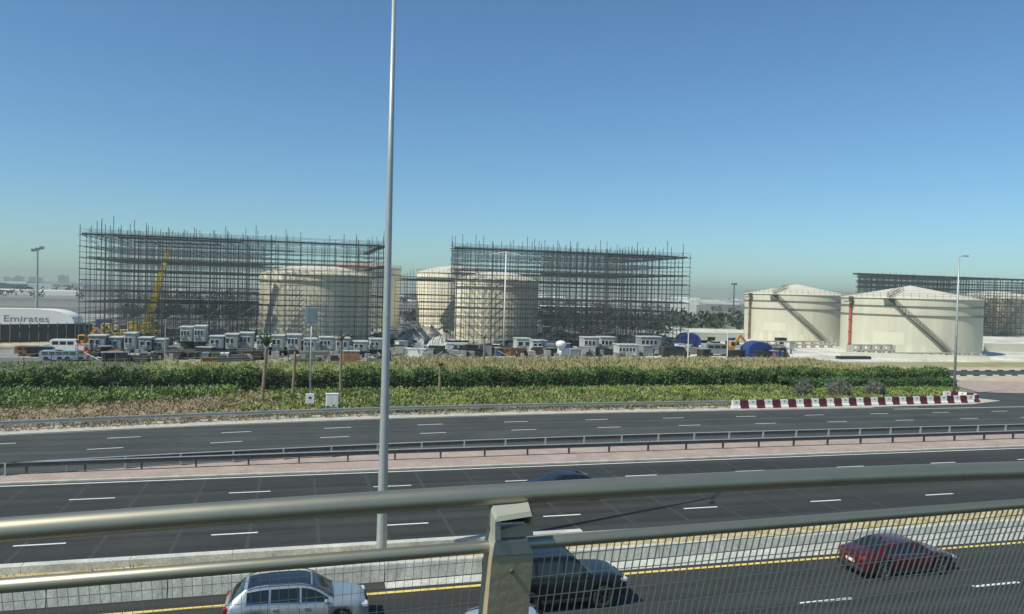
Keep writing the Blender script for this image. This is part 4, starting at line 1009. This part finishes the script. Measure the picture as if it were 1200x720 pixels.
# runway strips
m = MB(); m.sheet([(-900, 300), (900, 300)], [(-900, 355), (900, 355)], .01); struct('taxiway', m, 'asphalt_yard')
m = MB(); m.sheet([(-1500, 470), (1500, 470)], [(-1500, 520), (1500, 520)], .02); struct('runway', m, 'asphalt_yard')
m = MB(); m.sheet([(-2000, 700), (2000, 700)], [(-2000, 860), (2000, 860)], .03); struct('pale_apron', m, 'gravel_white')
def far_box(az, d, w_, h_, m_, name, label, grp, z0=0):
    x, y = d*math.sin(R(az)), d*math.cos(R(az)); t = None
    mb = MB(); mb.box(-w_/2, -w_*.3, 0, w_/2, w_*.3, h_); mb.box(-w_*.3, -w_*.2, h_, w_*.1, w_*.2, h_*1.12)
    o = obj(name, mb.mesh(m_), None, (x, y, z0), -R(az)); return tag(o, label, 'building', grp)
def BL(az, d):
    where = ('left of the left scaffolding' if az < -12.7 else 'seen through the left scaffolding' if az < 5.5 else 'between the two scaffoldings' if az < 10.8 else 'seen through the right scaffolding' if az < 28.3 else 'between the right scaffolding and the open tanks')
    if -12.7 <= az < 5.5: where += (', its left part' if az < -7 else ', its middle' if az < -1 else ', its right part')
    if 10.8 <= az < 28.3: where += (', its left part' if az < 16.5 else ', its middle' if az < 22.5 else ', its right part')
    return ('nearer' if d < 900 else 'middle-distance' if d < 1200 else 'hazy farther')+' low building '+where
for k in range(150):
    az = rg.uniform(-19.5, 34); d = rg.uniform(650, 1500); far_box(az, d, rg.uniform(14, 60), rg.uniform(3.5, 9), rg.choice(['far_white', 'far_wall', 'far_wall_grey', 'far_wall']), 'far_building', BL(az, d), 'low far-off buildings')
for k in range(34):
    az = rg.choice([rg.gauss(-17.5, .9), rg.gauss(-12.5, 1.2), rg.uniform(-19, 33), rg.gauss(27, 2)]); d = rg.uniform(2600, 3600); far_box(az, d, rg.uniform(16, 34), (rg.uniform(10, 26) if az < -10 else rg.uniform(12, 38)), 'far_tower', 'far_tower', 'faint tower block on the skyline '+('left of the floodlight mast' if az < -16.2 else 'between the floodlight mast and left scaffolding' if az < -12.7 else 'behind the left scaffolding' if az < 5.5 else 'behind the right scaffolding' if az < 28.3 else 'beside the open tanks'), 'far-off tower blocks')
def far_long(px0, px1, py, Y, h, m_, label):
    xa, xb = XA(px0, Y), XA(px1, Y); tag(obj('far_hangar', MB().box(0, 0, 0, xb-xa, 25, h).box(2, 1, h, xb-xa-2, 24, h+.6).mesh(m_), None, (xa, Y, 0)), label, 'building', 'long far-off buildings')
far_long(-40, 92, 338, 640, 3.2, 'far_white', 'long white low building left of the left scaffolding')
far_long(200, 300, 355, 330, 3.6, 'far_wall', 'long cream building seen through the left scaffolding')
far_long(640, 700, 345, 520, 1.6, 'far_white', 'thin white roof line seen through the right scaffolding')
far_long(815, 832, 370, 300, 8, 'far_wall', 'pale square building right of the right scaffolding')
far_long(780, 950, 350, 560, 5, 'far_wall_grey', 'grey low building left of the left open tank')
def treebelt(name, label, azr, dr, n, h, seed):
    rg2 = np.random.default_rng(seed); az = np.radians(rg2.uniform(*azr, n)); d = rg2.uniform(*dr, n)
    c = np.stack([d*np.sin(az), d*np.cos(az), np.zeros(n)], 1); hh = rg2.uniform(.6, 1, n)*h
    P = np.repeat(c, 26, 0); H_ = np.repeat(hh, 26); dd = rg2.normal(size=P.shape); dd /= np.linalg.norm(dd, axis=1)[:, None]
    P = P+dd*(H_*.5)[:, None]*np.array([1.1, 1.1, .9]); P[:, 2] += H_*.5
    V, Q = leaves(P, 1.6 if h < 7 else 2.4, .2, .7, rg2); tag(obj(name, fast_mesh('t', V, Q, 'far_tree')), label, 'trees', kind='stuff')
treebelt('far_treeline', 'dark line of far-off trees along the horizon', (-20, 50), (560, 1400), 1500, 6, 41)
treebelt('near_treeline', 'dark trees behind the right scaffolding and left of the open tanks', (27, 34.5), (285, 330), 60, 6.5, 42)
treebelt('left_treeline', 'dark trees seen through the left scaffolding', (-11, 12), (260, 330), 130, 4.5, 43)
treebelt('middle_treeline', 'dark trees seen through the right scaffolding', (17, 27), (235, 330), 60, 5.5, 44)
# pale covers and stores under the left scaffold

# ================================================================== CARS
def pchip(xs_, ys_, x):                   # monotone-ish smooth interpolation
    xs_ = list(xs_); n = len(xs_)
    if x <= xs_[0]: return ys_[0]
    if x >= xs_[-1]: return ys_[-1]
    i = max(k for k in range(n-1) if xs_[k] <= x); h = xs_[i+1]-xs_[i]
    dl = [(ys_[k+1]-ys_[k])/(xs_[k+1]-xs_[k]) for k in range(n-1)]
    def md(k):
        if k == 0: return dl[0]
        if k == n-1: return dl[-1]
        return 0 if dl[k-1]*dl[k] <= 0 else 2*dl[k-1]*dl[k]/(dl[k-1]+dl[k])
    t = (x-xs_[i])/h; a, b = md(i), md(i+1)
    return (2*t**3-3*t*t+1)*ys_[i]+(t**3-2*t*t+t)*h*a+(-2*t**3+3*t*t)*ys_[i+1]+(t**3-t*t)*h*b
def make_car(sp, label, loc, rz, cat='car', name='car'):
    t = thing(name, label, cat, loc, rz); L = sp['L']; W = sp['W']; R_ = sp['wr']; paint = sp['paint']
    zt = lambda x: pchip(*zip(*sp['top']), x); zbl = lambda x: pchip(*zip(*sp['belt']), x)
    wb = lambda x: W/2*pchip(*zip(*sp['wid']), x); rw = lambda x: pchip(*zip(*sp['roofw']), x)
    axf, axr = sp['axles']; ra = R_*1.17
    def zs(x):
        z = sp['sill']
        if x > L/2-.5 or x < -L/2+.5: z = sp['sill']+.06
        for ax in (axf, axr):
            if abs(x-ax) < ra: z = max(z, R_+math.sqrt(ra*ra-(x-ax)**2))
        return z
    X = set(np.linspace(-L/2, L/2, 72).tolist())
    for ax in (axf, axr): X |= {ax+ra*math.cos(a)*s for a in np.linspace(0, math.pi/2, 9) for s in (-1, 1)}
    X = sorted(X)
    def sec(x, side):
        s0, b, tp, w_, r_ = zs(x), zbl(x), zt(x), wb(x), wb(x)*rw(x)
        d = b-s0; drop = .05+.02*(tp-b > .2)
        ze = max(b+.004, tp-drop)
        pts = [(w_*.93, s0), (w_*.985, s0+.25*d), (w_, s0+.55*d), (w_*.992, b-.08 if d > .12 else s0+.8*d), (w_*.955, b), (r_, ze), (r_*.93, max(ze, tp-.022)+.001), (r_*.7, tp-.006), (r_*.35, tp), (0, tp+.002)]
        return [(x, side*p[0], p[1]) for p in pts]
    mb = MB(); k = 10
    for side in (-1, 1):
        vs = [p for x in X for p in sec(x, side)]
        fs = [(i*k+j, (i+1)*k+j, (i+1)*k+j+1, i*k+j+1) for i in range(len(X)-1) for j in range(k-1)]
        if side < 0: pass
        else: fs = [f[::-1] for f in fs]
        mb.add(vs, fs)
    for xe in (X[0], X[-1]):
        a = sec(xe, -1); b = sec(xe, 1)
        mb.add(a+b[::-1], [tuple(range(len(a)+len(b)))])
    autosmooth(part('body', mb, paint, t), 38)
    part('underbody', MB().box(-L/2+.35, -W/2*.84, sp['sill']-.02, L/2-.35, W/2*.84, sp['sill']+.3), 'trim_black', t)
    # wheel wells & wheels
    for ax in (axf, axr):
        for sy in (-1, 1):
            part('wheel_arch', MB().tube((ax, sy*W/2*.55, R_), (ax, sy*W/2*.9, R_), ra*.995, n=24), 'trim_black', t)
            wh = part('wheel', MB().lathe([(R_*.62, -.1), (R_*.93, -.11), (R_, -.07), (R_, .07), (R_*.93, .11), (R_*.62, .1), (R_*.6, 0)], 28), 'tyre', t, smooth=True)
            wh.location = (ax, sy*(W/2-.10), R_); wh.rotation_euler = (R(90)*(1 if sy < 0 else -1), 0, 0)
            rm = MB().lathe([(R_*.66, .04), (R_*.66, .1), (R_*.58, .1), (R_*.56, .03)], 28)
            rm.lathe([(.001, .095), (R_*.14, .09), (R_*.15, .03)], 12)
            rm.lathe([(.001, .0), (R_*.6, .0)], 20)
            for s in range(5):
                a = 2*math.pi*s/5; ca, sa = math.cos(a), math.sin(a); q = R_*.07
                rm.add([(R_*.1*ca-q*sa, R_*.1*sa+q*ca, .085), (R_*.1*ca+q*sa, R_*.1*sa-q*ca, .085), (R_*.6*ca+q*1.3*sa, R_*.6*sa-q*1.3*ca, .08), (R_*.6*ca-q*1.3*sa, R_*.6*sa+q*1.3*ca, .08)], [(0, 1, 2, 3)])
            part('rim', rm, sp.get('rim', 'rim'), wh)
    # side windows
    def strip(x0, x1, u0, u1, side, offd, n=14, f0=0.0, f1=0.0):
        A = []; B = []
        for i in range(n+1):
            x = x0+(x1-x0)*i/n; s = sec(x, side); p, q = Vector(s[4]), Vector(s[5]); nrm = Vector((0, side, .35)).normalized()*offd
            A.append(p.lerp(q, u0)+nrm); B.append(p.lerp(q, u1)+nrm)
        return MB().sheet(A, B)
    for side in (-1, 1):
        for (x0, x1) in sp['side_windows']: part('side_window', strip(x0, x1, .1, .9, side, .012), 'car_glass', t)
        part('window_trim', strip(sp['side_windows'][-1][0]-.05, sp['side_windows'][0][1]+.05, .02, .09, side, .01, 24), sp.get('trim', 'chrome'), t)
    def topsheet(x0, x1, u, offd, n=10, narrow=0):
        rows = []
        for i in range(n+1):
            x = x0+(x1-x0)*i/n; a = sec(x, 1); y6 = a[5][1]*u; zz_ = lambda y, a=a: np.interp(abs(y), [p[1] for p in a[:4:-1]], [p[2] for p in a[:4:-1]])
            rows.append([(x, y, float(zz_(y))+offd) for y in np.linspace(-y6, y6, 11)])
        m2 = MB(); m2.add([p for r in rows for p in r], [(i*11+j, (i+1)*11+j, (i+1)*11+j+1, i*11+j+1) for i in range(n) for j in range(10)]); return m2
    part('windscreen', topsheet(*sp['windscreen'], .93, .012), 'car_glass', t, smooth=True)
    part('rear_window', topsheet(*sp['rear_window'], .86, .012), 'car_glass', t, smooth=True)
    if 'roof_glass' in sp: part('roof_glass', topsheet(*sp['roof_glass'], .86, .012), 'car_glass', t, smooth=True)
    if 'roof_cover' in sp: part('roof_panel', topsheet(*sp['roof_cover'], .97, .006), sp['roof_mat'], t, smooth=True)
    # door seams, handles, mirrors, lights
    def side_line(x, z0, z1, side, nm, w_=.012, m_='trim_black'):
        A, B = [], []
        for i in range(7):
            z = z0+(z1-z0)*i/6; s = sec(x, side); y = np.interp(z, [p[2] for p in s[:5]], [abs(p[1]) for p in s[:5]])
            A.append((x-w_/2, side*(y+.004), z)); B.append((x+w_/2, side*(y+.004), z))
        part(nm, MB().sheet(A, B), m_, t)
    for side in (-1, 1):
        for x in sp['seams']: side_line(x, zs(x)+.06, zbl(x)-.01, side, 'door_seam')
        for x in sp['handles']:
            z = zbl(x)-.13; part('door_handle', MB().bbox((x, side*(wb(x)+.015), z), (.2, .035, .03), .008), sp.get('handle', paint), t)
        xm = sp['mirror']; zm = zbl(xm)+.08
        part('mirror', MB().bbox((xm, side*(W/2+.1), zm), (.14, .22, .15), .035), paint, t)
        ze_ = sp['lamp_z']; xe = L/2
        part('headlight', MB().bbox((xe-.17, side*W/2*pchip(*zip(*sp['wid']), xe-.12)*.86, ze_), (.34, .30, .14), .03), 'light_clear', t)
        zr = sp['tail_z']; wr_ = wb(-xe+.08)
        part('taillight', MB().bbox((-xe+.13, side*(wr_-.13), zr), (.30, .30, sp.get('tail_h', .14)), .03), 'light_red', t)
    part('number_plate', MB().bbox((-L/2-.01, 0, sp['plate_z']), (.02, .5, .13), .004), 'plate', t)
    part('number_plate', MB().bbox((L/2+.012, 0, .45), (.02, .5, .12), .004), 'plate', t)
    part('grille', MB().bbox((L/2+.002, 0, sp['lamp_z']-.08), (.03, W*.5, .22), .01), 'trim_black', t)
    part('rear_bumper', MB().bbox((-L/2+.06, 0, sp['sill']+.16), (.2, W*.84, .2), .05), 'trim_black', t)
    part('front_bumper', MB().bbox((L/2-.06, 0, sp['sill']+.13), (.2, W*.8, .16), .05), 'trim_black', t)
    for side in (-1, 1): part('side_skirt', MB().bbox(((axf+axr)/2, side*(W/2*.945), sp['sill']+.04), ((axf-axr)-2*ra-.05, .06, .14), .02), 'trim_black', t)
    for ax in (axf,):
        for k_ in (-1, 1): part('wiper', MB().tube((sp['windscreen'][1]-.03, k_*.1, zt(sp['windscreen'][1]-.03)+.02), (sp['windscreen'][1]-.3, k_*.1+.42, zt(sp['windscreen'][1]-.3)+.02), .008, n=4), 'trim_black', t)
    part('aerial_fin', MB().add([(sp['fin'], -.02, zt(sp['fin'])), (sp['fin']+.2, 0, zt(sp['fin']+.2)), (sp['fin'], .02, zt(sp['fin'])), (sp['fin']-.02, 0, zt(sp['fin'])+.09)], [(0,1,3), (1,2,3), (2,0,3), (0,2,1)]), 'trim_black', t)
    if sp.get('roof_rails'):
        for side in (-1, 1): part('roof_rail', MB().path([(x, side*wb(x)*rw(x)*.98, zt(x)+.01+(.035 if -L/2+.8 < x < .5 else 0)) for x in np.linspace(-L/2+.7, .6, 8)], .018, 6), sp['roof_rails'], t)
    return t
suv = dict(L=4.65, W=1.88, wr=.36, paint='paint_silver', sill=.24, axles=(1.42, -1.33),
  top=[(-2.325, .98), (-2.22, 1.10), (-1.98, 1.36), (-1.6, 1.60), (-.9, 1.665), (0, 1.66), (.45, 1.58), (1.18, 1.16), (1.4, 1.10), (2.0, 1.0), (2.28, .86), (2.325, .74)],
  belt=[(-2.325, .93), (-2.1, 1.08), (-1.5, 1.12), (0, 1.07), (1.15, 1.03), (1.6, 1.0), (2.1, .9), (2.325, .7)],
  wid=[(-2.325, .78), (-2.15, .93), (-1.7, .99), (0, 1), (1.4, 1), (1.95, .95), (2.22, .82), (2.325, .66)],
  roofw=[(-2.325, .92), (-2.0, .80), (-1.6, .74), (0, .745), (.5, .765), (1.18, .9), (1.4, .93), (2.325, .93)],
  side_windows=[(.12, .98), (-.86, .05), (-1.62, -.93)], windscreen=(.48, 1.17), rear_window=(-2.2, -1.72), roof_glass=(-.95, .3), roof_cover=(-1.6, .42), roof_mat='paint_navy',
  seams=(1.0, .06, -.95), handles=(.28, -.72), mirror=.92, lamp_z=.82, tail_z=.95, tail_h=.2, plate_z=.72, fin=-1.5, roof_rails='chrome')
make_car(suv, 'silver crossover car with a dark glass roof in the left lane of the near road', (.15, 27.05, 0), 0)
box_suv = dict(L=4.95, W=1.98, wr=.41, paint='paint_black', sill=.34, axles=(1.5, -1.4), rim='rim_dark', trim='trim_black',
  top=[(-2.475, 1.1), (-2.44, 1.5), (-2.36, 1.84), (-2.1, 1.9), (-.9, 1.93), (.15, 1.91), (.42, 1.85), (1.02, 1.30), (1.2, 1.24), (1.9, 1.18), (2.35, 1.08), (2.475, .9)],
  belt=[(-2.475, 1.05), (-2.3, 1.2), (-1.5, 1.22), (0, 1.2), (1.0, 1.17), (1.6, 1.15), (2.2, 1.05), (2.475, .86)],
  wid=[(-2.475, .93), (-2.3, .98), (-1.7, 1), (0, 1), (1.4, 1), (2.1, .97), (2.38, .9), (2.475, .78)],
  roofw=[(-2.475, .9), (-2.3, .82), (-1.6, .8), (0, .8), (.4, .81), (1.02, .9), (1.3, .94), (2.475, .94)],
  side_windows=[(.0, .86), (-1.05, -.08), (-2.1, -1.15)], windscreen=(.44, 1.0), rear_window=(-2.42, -2.3),
  seams=(.95, -.02, -1.12), handles=(.2, -.88), mirror=.78, lamp_z=.98, tail_z=1.1, tail_h=.3, plate_z=.85, fin=-1.9, roof_rails='trim_black')
make_car(box_suv, 'big black boxy off-road car behind the railing post', (9.55, 27.1, 0), 0)
sedan = dict(L=4.8, W=1.87, wr=.345, paint='paint_red', sill=.2, axles=(1.45, -1.4),
  top=[(-2.4, .90), (-2.3, 1.0), (-2.0, 1.06), (-1.75, 1.12), (-.95, 1.385), (-.4, 1.43), (.1, 1.42), (.4, 1.36), (1.2, .99), (1.4, .95), (2.0, .84), (2.32, .7), (2.4, .56)],
  belt=[(-2.4, .84), (-2.2, .96), (-1.6, .98), (0, .93), (1.15, .9), (1.6, .86), (2.1, .76), (2.4, .53)],
  wid=[(-2.4, .76), (-2.25, .9), (-1.8, .98), (-1.3, 1), (1.3, 1), (1.9, .95), (2.25, .82), (2.4, .62)],
  roofw=[(-2.4, .9), (-1.85, .86), (-.95, .71), (0, .71), (.4, .74), (1.2, .88), (1.4, .92), (2.4, .92)],
  side_windows=[(.1, 1.0), (-.85, .03), (-1.35, -.92)], windscreen=(.42, 1.18), rear_window=(-1.72, -.98),
  seams=(1.02, .05, -.92), handles=(.25, -.7), mirror=.9, lamp_z=.64, tail_z=.84, tail_h=.16, plate_z=.62, fin=-.92)
make_car(sedan, 'dark red sedan in the near road at the right', (25.2, 27.35, 0), 0)
sed2 = dict(sedan); sed2['paint'] = 'paint_navy'
make_car(sed2, 'dark blue sedan in the middle road, mostly hidden behind the top rail', (14.6, 41.0, 0), math.pi)
sed3 = dict(suv); sed3['paint'] = 'paint_pale'; sed3.pop('roof_glass'); sed3['roof_cover'] = (-1.6, .42); sed3['roof_mat'] = 'paint_pale'
make_car(sed3, 'pale blue car in the second lane, only its roof edge showing left of the post', (6.9, 22.6, 0), 0)

# ================================================================== HAZE
hm = bpy.data.materials.new('haze_air'); hm.use_nodes = True; ht = hm.node_tree; ht.nodes.clear()
ho = ht.nodes.new('ShaderNodeOutputMaterial'); pv = ht.nodes.new('ShaderNodeVolumePrincipled')
pv.inputs['Color'].default_value = (.72, .80, .70, 1); pv.inputs['Density'].default_value = .00032; pv.inputs['Anisotropy'].default_value = .1
ht.links.new(pv.outputs[0], ho.inputs['Volume'])
me = MB().box(-6200, -800, -1.2, 6200, 6200, 75).mesh('far_white'); me.materials.clear(); me.materials.append(hm)
hz_ = obj('haze', me); hz_['kind'] = 'stuff'; hz_['label'] = 'thin pale haze in the air over the whole place'
